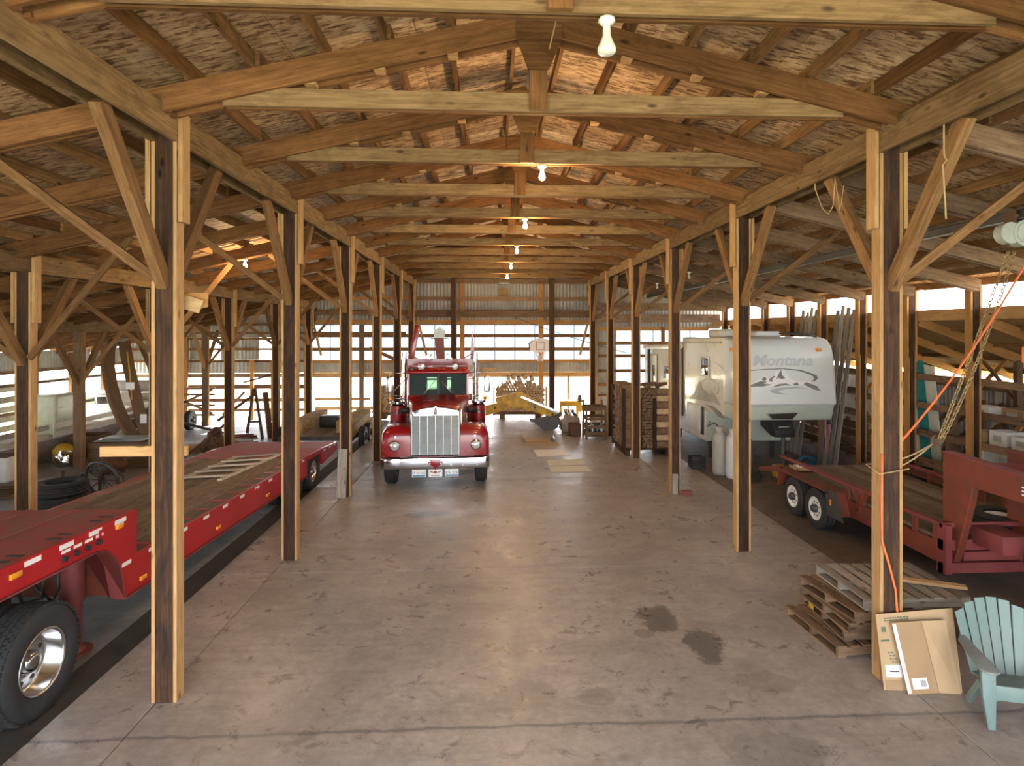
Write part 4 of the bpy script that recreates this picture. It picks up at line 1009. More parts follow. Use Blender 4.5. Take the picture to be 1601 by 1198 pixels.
put_text('lettering', 'Montana', .36, M['lightdecal'], cap, tc_, (PI / 2 - math.atan(.11), 0, 0), shear=.25, thick=.002, bold=.012, sx=1.18)
for u in (1147, 1281):
    c = fplane(u, 547, .0); m = MB(); m.box(c.x - .07, c.x + .07, c.y + .0, c.y + .09, c.z - .04, c.z + .04); RV(m, 'marker_lamp', 'amber', cap, bevel=.015)
# recessed front vent and pin box
m = MB(); m.prism([fplane(1198, 647, .0, RY + .10, 1.6, -.3), fplane(1245, 645, .0, RY + .10, 1.6, -.3), fplane(1236, 655, .0, RY + .13, 1.5, -.3), fplane(1206, 655, .0, RY + .13, 1.5, -.3)], (0, -.09, 0), (0, .05, 0)); RV(m, 'front_vent', 'tint', low)
m = MB(); m.prism([(0, .95, 1.44), (0, .3, 1.42), (0, .1, 1.18), (0, .12, 1.02), (0, .36, 1.02), (0, .95, 1.2)], (1.0, 0, 0), (1.5, 0, 0)); pb = RV(m, 'pin_box', 'black', bevel=.02)
m = MB(); m.box(1.12, 1.38, .17, .2, 1.2, 1.27); RV(m, 'pin_label', 'whitesheet', pb)
m = MB(); m.cyl((1.25, .22, .6), (1.25, .22, 1.04), .05, n=12); m.cyl((1.25, .22, .62), (1.25, .22, .66), .08, n=12); RV(m, 'king_pin', 'steel', pb)
# lower body in front of the wheels, wheels
m = MB(); m.box(.05, RW - .05, 2.24, 2.3, .56, 1.42); RV(m, 'lower_front', 'greenwhite')
for y in (5.4, 6.3):
    for x, f in ((.16, -1), (RW - .16, 1)): wheel(rv, (x, y, .36), .36, .24, .21, f, 'alu', .03)
for x in (.35, RW - .35):
    m = MB(); m.box(x - .06, x + .06, 2.7, 2.82, 0, .6); RV(m, 'front_jack', 'steel')
m = MB(); m.box(.3, RW - .3, 2.5, 8.7, .5, .57); RV(m, 'chassis', 'steel')
# side details: window, doors, slide, awning, decals
def sp(u, v, dx=0.0): p = at_x(u, v, RX - .0 + dx) - Vector((RX, RY, 0)); return p
def sbox(name, y0, y1, z0, z1, mat, t=.02, parent=None, bevel=.02): m = MB(); m.box(-t, .01, y0, y1, z0, z1); return RV(m, name, mat, parent or body, bevel=bevel, seg=2)
w = sbox('window', 1.85, 2.55, 2.36, 2.93, 'white', .02); sbox('pane', 1.9, 2.5, 2.41, 2.88, 'tint', .026, w)
w = sbox('window', 5.3, 6.2, 1.95, 2.5, 'white', .02); sbox('pane', 5.36, 6.14, 2.0, 2.45, 'tint', .026, w)
w = sbox('entry_door', 7.0, 7.75, .8, 2.75, 'cream', .03); sbox('door_window', 7.2, 7.5, 1.6, 2.4, 'tint', .036, w); sbox('door_frame', 6.95, 7.0, .75, 2.8, 'decaltan', .035, w); sbox('door_frame', 7.75, 7.8, .75, 2.8, 'decaltan', .035, w)
sbox('hatch', 2.55, 3.7, .75, 1.5, 'white', .015)
sbox('battery_door', 2.28, 2.5, .72, 1.5, 'black', .02)
m = MB(); m.box(-.045, .02, 4.1, 4.2, 1.0, 3.15); RV(m, 'awning_arm', 'steel', body); m = MB(); m.box(-.06, .0, 4.2, 4.28, .9, 3.1); RV(m, 'awning_arm', 'alu', body)
m = MB(); m.box(-.1, .0, 7.9, 7.97, .9, 2.95); RV(m, 'awning_arm', 'steel', body)
m = MB(); m.cyl((-.08, 4.1, 3.16), (-.08, 8.4, 3.02), .085, n=14); RV(m, 'awning_roll', 'cream', body)
m = MB(); m.prism([(0, 1.0, 3.36), (0, 4.2, 3.30), (0, 4.2, 3.24), (0, 1.0, 3.30)], (-.02, 0, 0), (.02, 0, 0)); RV(m, 'roof_trim', 'decaltan', body)
zs = lambda a, b: (1000 + a / 4.99, 500 + b / 4.99)
def sdecal(name, pts, mat, t=.004):
    m = MB(); m.prism([sp(*zs(a, b)) for a, b in pts], (-t, 0, 0), (-.001, 0, 0)); return m.build(name, M[mat], body)
sdecal('mountain_decal', [(385, 620), (425, 570), (470, 475), (488, 545), (520, 565), (542, 590), (570, 565), (600, 610), (632, 672), (570, 640), (500, 632), (440, 620)], 'decaltan')
for P in ([(440, 600), (470, 500), (475, 560), (460, 590)], [(530, 590), (545, 600), (560, 640), (540, 625)], [(590, 610), (612, 640), (628, 668), (600, 650)], [(490, 560), (512, 580), (500, 615)]): sdecal('mountain_shade', P, 'greygraph2', .006)
sdecal('stripe_decal', [(575, 328), (640, 362), (690, 405), (712, 440), (712, 472), (665, 405), (610, 352)], 'greygraph2')
sdecal('swoosh_decal', [(512, 660), (580, 680), (635, 725), (668, 778), (612, 756), (570, 700)], 'greygraph')
pts = [(490, 480), (520, 460), (570, 468), (605, 495), (622, 535), (612, 575), (590, 582)]
m = MB(); m.tube([sp(*zs(a, b)) + Vector((-.004, 0, 0)) for a, b in pts], .008, 5); m.build('arc_decal', M['greygraph2'], body)
# roof equipment
m = MB(); m.box(.55, 1.35, 2.6, 3.5, 3.40, 3.68); RV(m, 'air_conditioner', 'cream', bevel=.1, seg=4)
m = MB(); m.box(1.0, 1.7, 1.2, 1.9, 3.44, 3.62); RV(m, 'roof_hatch', 'capwhite', bevel=.08, seg=4)
m = MB(); m.box(.4, .8, 5.0, 5.4, 3.15, 3.42); RV(m, 'roof_vent', 'capwhite', bevel=.04)
m = MB(); m.tube([(1.5, .75, 3.54), (1.6, .7, 3.56), (2.0, .55, 3.54), (2.25, .5, 3.48)], .025); m.tube([(1.5, .95, 3.56), (1.9, .75, 3.57), (2.2, .62, 3.52)], .02); RV(m, 'roof_antenna', 'steel')
m = MB(); m.box(RW, RW + .32, .95, 3.5, 1.35, 3.02); sl_ = RV(m, 'slide_out', 'cream', bevel=.03); m = MB(); m.box(RW + .30, RW + .36, .92, 1.0, 1.2, 3.05); m.box(RW, RW + .36, .92, 1.0, 3.0, 3.06); RV(m, 'slide_trim', 'steel', sl_)
for x, y, z0, z1 in ((RW - .08, .4, .62, 1.42), (RW + .33, .96, .95, 1.3)):
    m = MB(); m.beam((x, y, z1), (x + .02, y, z0), .03, .006, up=(0, 1, 0)); tag(m.build('marker_ribbon', M['pink']), 'pink plastic ribbon hanging from the camper ' + ('front cap corner' if z1 > 1.35 else 'slide-out'), 'ribbon').location = (RX, RY, 0)
# gas bottles, crate, box under the pin
def bottle(name, x, y, label, mat):
    t = thing(name, label, 'gas bottle', (x, y, -.03))
    m = MB(); m.lathe([(0, .02), (.17, .02), (.18, .06), (.19, .10), (.19, .92), (.17, 1.02), (.10, 1.09), (.05, 1.11), (0, 1.11)], (0, 0, 0), (0, 0, 1), 24); m.build('body', M[mat], t)
    m = MB(); m.lathe([(.16, 0), (.16, .05), (.15, .05), (.15, 0)], (0, 0, 0), (0, 0, 1), 20); m.build('foot_ring', M[mat], t)
    m = MB(); m.lathe([(.10, 1.08), (.105, 1.22), (.095, 1.22), (.09, 1.08)], (0, 0, 0), (0, 0, 1), 16); m.build('collar', M[mat], t)
    m = MB(); m.cyl((0, 0, 1.1), (0, 0, 1.2), .025, n=8); m.cyl((-.03, -.02, 1.17), (.05, -.04, 1.17), .015, n=8); m.build('valve', M['steel'], t)
bottle('gas_bottle', 5.55, 14.75, 'tall white gas bottle standing beside a grey one', 'cyl_white')
bottle('gas_bottle', 5.36, 15.15, 'tall grey gas bottle standing behind the white one', 'cyl_grey')
m = MB(); m.tube([(5.36, 15.15, 1.15), (5.3, 15.4, 1.25), (5.35, 16.0, 1.05), (5.6, 16.5, 1.1)], .014); tag(m.build('gas_hose', M['black']), 'thin black hose from the grey gas bottle to the camper', 'hose')
ct = thing('milk_crate', 'black plastic milk crate beside the gas bottles', 'crate', (4.98, 15.8, -.03))
for a in (0, 1):
    for s in (-1, 1):
        for k in range(5):
            m = MB(); z = .03 + k * .065
            m.box(*((-.17, .17, s * .165 - .006, s * .165 + .006) if a else (s * .165 - .006, s * .165 + .006, -.17, .17)), z, z + .045); m.build('slat', M['black'], ct)
for x in (-.165, .165):
    for y in (-.165, .165):
        m = MB(); m.box(x - .015, x + .015, y - .015, y + .015, 0, .33); m.build('corner_post', M['black'], ct)
m = MB(); m.box(-.17, .17, -.17, .17, 0, .012); m.build('bottom', M['black'], ct)
t = thing('jack_stand', 'yellow jack with a black base under the camper king pin', 'jack', (6.75, 14.5, -.03))
m = MB(); m.box(-.3, .3, -.22, .22, 0, .06); m.build('base', M['steel'], t, bevel=.01)
m = MB(); m.box(-.27, -.0, -.15, .15, .06, .36); m.box(.02, .24, -.12, .12, .06, .28); m.build('body', M['yellow'], t, bevel=.02)
m = MB(); m.cyl((-.03, 0, .06), (-.03, 0, .62), .04); m.build('ram', M['steel'], t)
m = MB()
for k in range(5): m.torus((7.35 + .015 * k, 14.75 - .01 * k, .32), (.15 * (k % 2), 1, .12 * k), .17 + .01 * k, .013, 20, 6)
tag(m.build('hose_coil', M['blue']), 'coil of blue hose hanging under the camper nose', 'hose')
t = thing('hand_dolly', 'small black-wheeled hand cart by the gas bottles', 'cart', (5.75, 14.35, -.03))
for x in (-.17, .25): wheel(t, (x, 0, .13), .13, .07, .06, -1 if x < 0 else 1, 'steel', .0, holes=4, n=20)
m = MB(); m.cyl((-.15, 0, .13), (.22, 0, .13), .015); m.box(-.1, .18, -.12, .0, .02, .035); m.build('axle', M['steel'], t)
for x in (-.06, .14):
    m = MB(); m.tube([(x, 0, .03), (x, .1, .7), (x, .16, 1.0)], .014); m.build('upright', M['steel'], t)

# ---------------------------------------------------------------- gooseneck trailer
gt = thing('gooseneck_trailer', 'rusty red gooseneck equipment trailer with worn plank deck and two axles', 'trailer', (5.75, 8.15, -.03))
def G(m, name, mat, parent=None, **k): return m.build(name, M[mat], parent or gt, **k)
GW, GL = 2.2, 4.6
for x in (0, GW - .08):
    m = MB(); m.box(x, x + .08, 0, GL, .42, .70); G(m, 'main_rail', 'oxide', bevel=.008, seg=1)
    m = MB(); m.box(x, x + .07, 0, GL, .93, .985); G(m, 'top_rail', 'pinkred', bevel=.006, seg=1)
    for k in range(8):
        if x == 0 and 2.35 < k * .42 + .05 < 4.2: continue
        m = MB(); m.box(x + .01, x + .06, .02 + k * .42, .09 + k * .42, .70, .93); G(m, 'stake', 'oxide')
for k in range(10):
    x = .09 + k * .203
    m = MB(); m.box(x, x + .196, .12, GL, .70 + random.uniform(0, .006), .745 + random.uniform(-.004, .006)); G(m, 'plank', 'grey' if k % 3 else 'deckwood')
for k in range(7):
    m = MB(); m.box(.08, GW - .08, .3 + k * .65, .36 + k * .65, .58, .69); G(m, 'cross_member', 'oxide')
for x in (0, GW - .1):
    m = MB(); m.prism([(0, GL, .745), (0, GL + 1.0, .50), (0, GL + 1.0, .42), (0, GL, .60)], (x, 0, 0), (x + .1, 0, 0)); G(m, 'dovetail', 'oxide')
for k in range(4):
    m = MB(); m.beam((.1, GL + .1 + k * .25, .70 - k * .06), (GW - .1, GL + .1 + k * .25, .70 - k * .06), .2, .04, up=(0, .24, 1)); G(m, 'tail_plank', 'deckwood')
for y in (2.72, 3.55):
    for x, f in ((-.15, -1), (GW + .15, 1)): wheel(gt, (x, y, .375), .375, .235, .20, f, 'white', .015)
    m = MB(); m.cyl((-.05, y, .375), (GW + .05, y, .375), .045); G(m, 'axle', 'steel')
for x0, x1 in ((-.29, 0), (GW, GW + .29)):
    m = MB(); m.prism([(0, 2.02, .42), (0, 2.2, .80), (0, 4.05, .80), (0, 4.15, .45), (0, 4.13, .45), (0, 4.03, .78), (0, 2.21, .78), (0, 2.04, .42)], (x0, 0, 0), (x1, 0, 0)); fe = G(m, 'fender', 'oxide')
    m = MB(); m.prism([(0, 1.78, .40), (0, 2.0, .86), (0, 2.34, .84), (0, 2.24, .40)], (x0 - .0, 0, 0), (x0 + .015, 0, 0)); G(m, 'splash_guard', 'steel', fe)
    m = MB(); m.box(x0 - .012, x0, 2.12, 2.16, .60, .70); G(m, 'side_lamp', 'amber', fe)
m = MB(); m.beam((.02, 1.6, .95), (.02, 1.85, .58), .03, .09, up=(1, 0, 0)); m.beam((.02, 1.95, .95), (.02, 1.72, .58), .03, .09, up=(1, 0, 0)); G(m, 'diagonal_brace', 'oxide')
# neck
for x in (.18, 1.13):
    m = MB(); m.prism([(0, .12, 1.93), (0, .12, .50), (0, -.08, .42), (0, -.16, .62), (0, -.30, 1.10), (0, -.42, 1.56), (0, -2.2, 1.56), (0, -2.2, 1.84), (0, -.2, 1.93)], (x, 0, 0), (x + .10, 0, 0)); nk = G(m, 'neck_side', 'oxide', bevel=.008, seg=1)
    m = MB(); m.box(x - .02, x + .12, -2.2, .12, 1.93, 1.945) if False else m.prism([(0, .12, 1.93), (0, -.2, 1.93), (0, -2.2, 1.84), (0, -2.2, 1.86), (0, -.2, 1.95), (0, .12, 1.95)], (x - .03, 0, 0), (x + .13, 0, 0)); G(m, 'neck_flange', 'pinkred', nk)
m = MB(); m.box(.28, 1.13, -2.1, -1.9, 1.56, 1.8); m.box(.28, 1.13, -.35, -.25, 1.6, 1.85); G(m, 'neck_cross', 'pinkred')
m = MB(); m.box(.0, GW, -.12, -.02, .30, .44); m.box(.0, GW, -.12, -.02, .62, .76); m.box(.28, 1.6, -.14, -.06, .48, .60); G(m, 'front_cross', 'pinkred')
m = MB(); m.box(.0, .09, -.17, -.0, .30, .98); m.box(.0, GW, -.1, -.05, .93, .99); G(m, 'front_stake', 'pinkred')
m = MB(); m.box(.42, .80, -.62, -.1, .72, .96); tb = G(m, 'tool_box', 'pinkred', bevel=.01)
m = MB(); m.box(.72, .75, -.64, -.6, .58, .72); G(m, 'latch', 'steel', tb)
for x in (1.55,):
    m = MB(); m.box(x, x + .12, -.3, -.18, .44, 1.56); G(m, 'neck_strut', 'pinkred')
m = MB(); m.lathe(tyre_profile(.37, .22, .2), (1.25, .38, .88), (0, 0, 1), 32); st = G(m, 'spare_tyre', 'rubber')
m = MB(); m.lathe([(.2, .06), (.2, -.06), (.12, -.04), (0, -.03)], (1.25, .38, .88), (0, 0, 1), 24); G(m, 'spare_rim', 'white', st)
for x in (.55,):
    m = MB(); m.box(x - .08, x + .08, -1.28, -1.12, .35, 1.25); jk = G(m, 'landing_jack', 'jackblue', bevel=.012)
    m = MB(); m.box(x - .055, x + .055, -1.26, -1.14, .05, .36); m.box(x - .15, x + .15, -1.33, -1.07, .0, .05); G(m, 'jack_foot', 'steel', jk)
    m = MB(); m.cyl((x - .22, -1.2, 1.12), (x - .08, -1.2, 1.12), .018); G(m, 'crank', 'alu', jk)
    m = MB(); m.box(x - .08, x + .6, -1.27, -1.13, 1.1, 1.25); G(m, 'jack_arm', 'steel', jk)
m = MB(); m.box(.57, .9, -2.12, -1.88, 1.3, 1.6); m.cyl((.73, -2.0, .85), (.73, -2.0, 1.3), .07); G(m, 'coupler', 'oxide')
for k in range(3):
    m = MB(); m.box(.172, .178, -1.26, -1.17, 1.66 + k * .045, 1.68 + k * .045); G(m, 'decal_bar', 'whitesheet')
m = MB(); m.box(5.80, 6.12, 12.05, 12.45, .715, .765); bx = thing('tool_tray', 'small wooden tray of white parts on the gooseneck trailer deck', 'tray', (5.95, 12.25, .74))
m = MB(); m.box(-.16, .16, -.18, .18, 0, .015); m.build('base', M['new'], bx)
for a in ((-.16, .16, -.18, -.165), (-.16, .16, .165, .18), (-.16, -.145, -.18, .18), (.145, .16, -.18, .18)):
    m = MB(); m.box(*a, 0, .08); m.build('side', M['new'], bx)
for k in range(4):
    m = MB(); m.box(-.12 + .06 * k, -.08 + .06 * k, -.1, .08, .02, .09 + .01 * k); m.build('part_piece', M['whitesheet'], bx, bevel=.008)

# ---------------------------------------------------------------- pallets
def make_pallet(label, loc, rz, mat='grey', top=True):
    t = thing('wooden_pallet', label, 'pallet', loc, rz, 'stacked pallets behind the cardboard')
    W, D = 1.22, 1.02
    for y in (-D / 2 + .02, 0, D / 2 - .02):
        m = MB(); m.box(-W / 2, W / 2, y - .02, y + .02, .018, .108); m.build('stringer', M[mat], t)
    for k in range(8):
        x = -W / 2 + .05 + k * (W - .1) / 7
        if k == 4 and mat == 'old': continue
        m = MB(); m.box(x - .055, x + .055, -D / 2, D / 2, .108, .126); m.build('deck_board', M[mat], t)
    for x in (-W / 2 + .05, 0, W / 2 - .05):
        m = MB(); m.box(x - .05, x + .05, -D / 2, D / 2, 0, .018); m.build('bottom_board', M[mat], t)
    return t
px = [(3.92, 7.05, .08, 'old', 'bottom pallet of the leaning stack, sticking out furthest toward the aisle'), (4.12, 7.08, -.05, 'old', 'second pallet from the floor in the stack, with an orange tab'),
      (4.08, 7.02, .03, 'old', 'third pallet from the floor in the stack, brown and worn'), (4.10, 7.06, .12, 'old', 'fourth pallet from the floor in the stack'), (4.28, 7.02, .0, 'grey', 'silvery topmost pallet of the stack, with loose board on it')]
for k, (x, y, rz, mt, lb) in enumerate(px):
    pp = make_pallet(lb, (x, y, .001 + k * .1275), rz, mt)
    if k == 1:
        m = MB(); m.box(-.615, -.61, .2, .32, .02, .12); m.build('tab', M['yellow'], pp)
m = MB(); m.beam((-.5, 0, .0), (.38, 0, 0), .09, .035); lb_ = m.build('loose_board', M['ply']); tag(lb_, 'loose orange-brown board lying across the top pallet', 'board'); lb_.location = (4.62, 6.82, .675); lb_.rotation_euler = (0, .0, -.42)

# ---------------------------------------------------------------- cardboard against the post
def card(name, label, quad, mat, th=.006):
    t = thing(name, label, 'cardboard', quad[0]); o = Vector(quad[0])
    n = (Vector(quad[1]) - o).cross(Vector(quad[3]) - o).normalized()
    m = MB(o); m.prism([Vector(q) for q in quad], (0, 0, 0), n * -th); m.build('sheet', M[mat], t); return t, o, n
def lerp2(q, a, b): q = [Vector(p) for p in q]; return (q[0] * (1 - a) + q[1] * a) * (1 - b) + (q[3] * (1 - a) + q[2] * a) * b
qa = [at_z(1382, 1079, .002), at_z(1505, 1084, .002), at_y(1489, 951, 5.99), at_y(1369, 961, 5.985)]
t, o, n = card('flattened_box', 'large flattened cardboard box with green print leaning on the post', qa, 'card')
def patch(parent, q, a0, a1, b0, b1, mat, name, o, n, h=.003):
    m = MB(o); m.prism([lerp2(q, a0, b0), lerp2(q, a1, b0), lerp2(q, a1, b1), lerp2(q, a0, b1)], n * .001, n * h); return m.build(name, M[mat], parent)
for a0, a1, b in ((.10, .42, .93), (.10, .42, .90), (.1, .3, .48), (.12, .3, .44), (.12, .3, .40), (.14, .3, .36)):
    k = a0
    while k < a1 - .02:
        w_ = random.uniform(.015, .04); patch(t, qa, k, min(k + w_, a1), b, b + .018, 'print', 'printed_word', o, n); k += w_ + .012
patch(t, qa, .03, .32, .635, .66, 'print', 'printed_stripe', o, n); patch(t, qa, .05, .26, .17, .33, 'whitesheet', 'white_label', o, n)
patch(t, qa, .1, .22, .235, .25, 'ink', 'scribble', o, n, .004); patch(t, qa, .05, .11, .76, .83, 'print', 'printed_mark', o, n); patch(t, qa, .14, .2, .74, .82, 'print', 'printed_mark', o, n)
patch(t, qa, .03, .25, .0, .13, 'card2', 'bottom_flap', o, n)
q1 = [at_z(1420, 1087, .003), at_z(1468, 1084, .003), at_y(1438, 971, 5.90), at_y(1394, 974, 5.90)]
q2 = [at_z(1469, 1084, .003), at_z(1503, 1086, .003), at_y(1478, 970, 5.90), at_y(1441, 971, 5.89)]
t, o, n = card('folded_cardboard', 'folded brown cardboard sheet with a shipping label in front of the printed box', q1, 'card2')
m = MB(o); nn = (q2[1] - q2[0]).cross(q2[3] - q2[0]).normalized(); m.prism(q2, (0, 0, 0), nn * -.006); m.build('flap', M['card'], t)
m = MB(o); m.prism([q1[1], q2[0], q2[3], q1[2]], n * -.012, n * -.006); m.build('fold_strip', M['card2'], t)
patch(t, q1, .0, .13, .02, .98, 'tape', 'tape_strip', o, n); lab = patch(t, q1, .22, .72, .07, .22, 'whitesheet', 'shipping_label', o, n)
for k in range(6): patch(t, q1, .5 + k * .03, .515 + k * .03, .10, .19, 'ink', 'barcode_bar', o, n, .004)

# ---------------------------------------------------------------- plastic garden chair
def fan_slat(i, n, z0, z1): pass
ch = thing('garden_chair', 'teal plastic slatted garden chair with dusty wide arms', 'chair', (4.34, 5.17, 0), -.30)
def CH(m, name, **k): return m.build(name, M['teal'], ch, **k)
NS = 7
bk0 = Vector((0, .50, .27)); bkt = Vector((0, .22, .74)).normalized()
for i in range(NS):
    a = (i - (NS - 1) / 2) / (NS / 2)
    w0, w1 = .072, .096
    xb = a * NS / 2 * .078; xt = a * NS / 2 * .106
    Lh = .70 - .17 * a * a
    def bp(x, l): return bk0 + bkt * l + Vector((x, .06 * (x / .3) ** 2 * -1, 0))
    m = MB(); K = 6; vs_ = []
    for k in range(K + 1):
        f = k / K; xc = xb + (xt - xb) * f; w = (w0 + (w1 - w0) * f) / 2 * (1 if k < K else .96)
        dl, dr = (0, 0)
        if k == K: dl, dr = (-.03 * a if a < 0 else .0, 0)
        hl = Lh * f + (a * .018 if k == K else 0); hr = Lh * f - (a * .018 if k == K else 0)
        vs_ += [bp(xc - w, hl), bp(xc + w, hr), bp(xc + w, hr) + Vector((0, .018, -.006)), bp(xc - w, hl) + Vector((0, .018, -.006))]
    fs = []
    for k in range(K):
        for j in range(4): fs.append((k * 4 + j, k * 4 + (j + 1) % 4, k * 4 + 4 + (j + 1) % 4, k * 4 + 4 + j))
    fs += [(0, 1, 2, 3), (K * 4 + 3, K * 4 + 2, K * 4 + 1, K * 4)]
    m.add(vs_, fs); CH(m, 'back_slat', bevel=.004, seg=1)
for l in (.02, .40):
    m = MB(); w = .25 + l * .13
    m.beam(bk0 + bkt * l + Vector((-w, .02, 0)), bk0 + bkt * l + Vector((w, .02, 0)), .02, .05, up=bkt); CH(m, 'back_rail', bevel=.006)
for k in range(5):
    y = .06 + k * .095; z = .385 - k * .026
    m = MB(); m.beam((-.27, y, z), (.27, y, z), .088, .02, up=(0, .25, 1)); CH(m, 'seat_slat', bevel=.007)
m = MB(); m.prism([(-.28, 0, .405), (.28, 0, .405), (.28, 0, .24), (.24, 0, .27), (-.24, 0, .27), (-.28, 0, .24)], (0, -.005, 0), (0, .03, 0)); CH(m, 'front_apron', bevel=.008)
for s in (-1, 1):
    m = MB(); m.prism([(s * .27, 0, 0), (s * .33, 0, 0), (s * .375, 0, .30), (s * .385, 0, .55), (s * .27, 0, .55), (s * .265, 0, .30)], (0, -.02, 0), (0, .03, 0)); CH(m, 'front_leg', bevel=.01)
    m = MB(); m.beam((s * .325, .12, .36), (s * .32, .40, .03), .045, .07, up=(0, 1, 1)); CH(m, 'rear_leg', bevel=.01)
    m = MB(); m.prism([(s * .27, -.10, .555), (s * .32, -.14, .555), (s * .39, -.13, .555), (s * .425, -.06, .555), (s * .415, .15, .56), (s * .385, .45, .57), (s * .30, .62, .58), (s * .285, .45, .57), (s * .265, .1, .556)], (0, 0, 0), (0, 0, .025)); m.build('armrest', M['dustyteal'], ch, bevel=.01)

# ---------------------------------------------------------------- hoist, chains, cords
hp = Vector((5.86, 7.0, 0)); HZ = 4.86
m = MB((5.86, 7, 5.0)); 
for z0, z1, w in ((5.07, 5.085, .1), (4.96, 4.975, .1), (4.975, 5.07, .012)): m.box(5.86 - w / 2, 5.86 + w / 2, 2.0, 24.3, z0, z1)
tag(m.build('monorail_beam', M['steel']), 'dark steel rail beam running under the camper bay rafters', 'rail').location = (5.86, 7, 5.0)
h = thing('chain_hoist', 'grey chain hoist with rusty trolley hanging from the steel rail', 'hoist', (5.86, 7.0, 4.80))
m = MB(); m.cyl((-.1, -.06, .0), (-.1, .06, 0), .13, n=20); m.cyl((.08, -.065, 0), (.08, .065, 0), .16, n=20); m.build('body', M['hoist'], h)
m = MB(); m.cyl((.08, -.075, 0), (.08, -.06, 0), .12, n=20); m.build('cover', M['hoist'], h)
m = MB(); m.box(-.075, -.06, -.08, .08, .12, .27); m.box(.06, .075, -.08, .08, .12, .27); m.cyl((0, 0, .1), (0, 0, .15), .02); m.build('trolley_plate', M['rust'], h)
for x in (-.05, .05):
    for y in (-.05, .05):
        m = MB(); m.cyl((x * 1.15, y, .2), (x * .5, y, .2), .03, n=12); m.build('trolley_wheel', M['chain'], h)
def chain(name, label, pts, link_=.045, r=.006, mat='chain', kind=None):
    # links alternately turned, along a polyline
    P = [Vector(p) for p in pts]; seg = [(P[i + 1] - P[i]).length for i in range(len(P) - 1)]; tot = sum(seg)
    n = int(tot / (link_ * .78)); m = MB(P[0])
    def pos(s):
        for i, l in enumerate(seg):
            if s <= l: return P[i] + (P[i + 1] - P[i]) * (s / l), (P[i + 1] - P[i]) / l
            s -= l
        return P[-1], (P[-1] - P[-2]).normalized()
    for k in range(n):
        c, d = pos((k + .5) * tot / n); s = d.cross(Vector((0, 1, .3))).normalized(); t_ = d.cross(s)
        e = s if k % 2 else t_; a, b = link_ * .5, link_ * .27
        m.tube([c - d * a * .9, c - d * a * .5 + e * b, c + d * a * .5 + e * b, c + d * a * .9, c + d * a * .5 - e * b, c - d * a * .5 - e * b], r, 4, True)
    o = m.build(name, M[mat], fix=False); o.location = P[0]; o['kind'] = 'stuff' if kind else ''
    if not kind: del o['kind']
    tag(o, label, 'chain'); return o
def sag(a, b, s, n=10):
    a = Vector(a); b = Vector(b); return [a.lerp(b, i / n) + Vector((0, 0, -4 * s * (i / n) * (1 - i / n))) for i in range(n + 1)]
c0 = Vector((5.80, 6.98, 4.58)); c1 = Vector((4.53, 6.5, 2.36))
chain('hoist_chain', 'pair of rusty hoist chains drooping to a hook near the post, outer strand', sag(c0 + Vector((.03, 0, 0)), c1, .16), .06, .0085)
chain('hoist_chain', 'pair of rusty hoist chains drooping to a hook near the post, inner strand', sag(c0 + Vector((-.05, 0, 0)), c1 + Vector((-.02, 0, .04)), .03), .06, .0085)
hk = MB(c1); hk.tube([c1 + Vector(p) for p in ((.02, 0, .05), (0, 0, 0), (-.06, 0, -.03), (-.10, 0, .01), (-.09, 0, .07), (-.05, 0, .10))], [.014, .018, .02, .018, .014, .008], 8); ho = hk.build('hook', M['rust']); ho.location = c1; tag(ho, 'rusty steel hook at the end of the hoist chain', 'hook')
m = MB(); m.tube(sag(c1 + Vector((-.09, 0, 0)), (3.80, 6.2, 2.24), .02, 4), .009); m.tube(sag(c1 + Vector((-.09, 0, 0)), (3.80, 6.2, 2.16), .03, 4), .009); m.tube([(3.81, 6.004, 2.2), (3.5, 6.004, 2.15), (3.5, 6.24, 2.2), (3.81, 6.24, 2.2)], .007, 6, True); tag(m.build('tie_rope', M['rope']), 'rope tying the chain hook to the post', 'rope')
m = MB(); m.tube(sag((6.0, 6.9, 4.6), (3.80, 6.15, 2.42), .13, 14), .012, 6); tag(m.build('orange_cord', M['orange']), 'bright orange extension cord sagging from the hoist to the post', 'cord')
cd_ = [(3.545, 6.03, 2.35), (3.54, 6.03, 1.7), (3.545, 6.03, 1.45), (3.62, 6.03, 1.2), (3.68, 6.02, .95), (3.70, 6.02, .7), (3.75, 6.02, .42), (3.79, 6.02, .3)]
m = MB(); m.tube(cd_, .012, 6); tag(m.build('orange_cord', M['orange']), 'orange cord running down the face of the post behind the cardboard', 'cord')
m = MB(); m.tube([(6.02, 7.0, 4.65), (6.02, 7.0, 3.6)], .012); pc_ = thing('hoist_pendant', 'orange hoist control box hanging on a black cable', 'control box', (6.02, 7.0, 3.35))
m = MB((6.02, 7, 3.35)); m.tube([(6.02, 7.0, 4.65), (6.02, 7.0, 3.42)], .010); m.build('cable', M['black'], pc_)
m = MB(); m.box(-.05, .05, -.04, .04, -.12, .08); m.build('box', M['orange'], pc_, bevel=.012)
for k in range(2):
    m = MB(); m.cyl((0, -.05, -.05 + k * .07), (0, -.04, -.05 + k * .07), .015, n=10); m.build('button', M['black'], pc_)
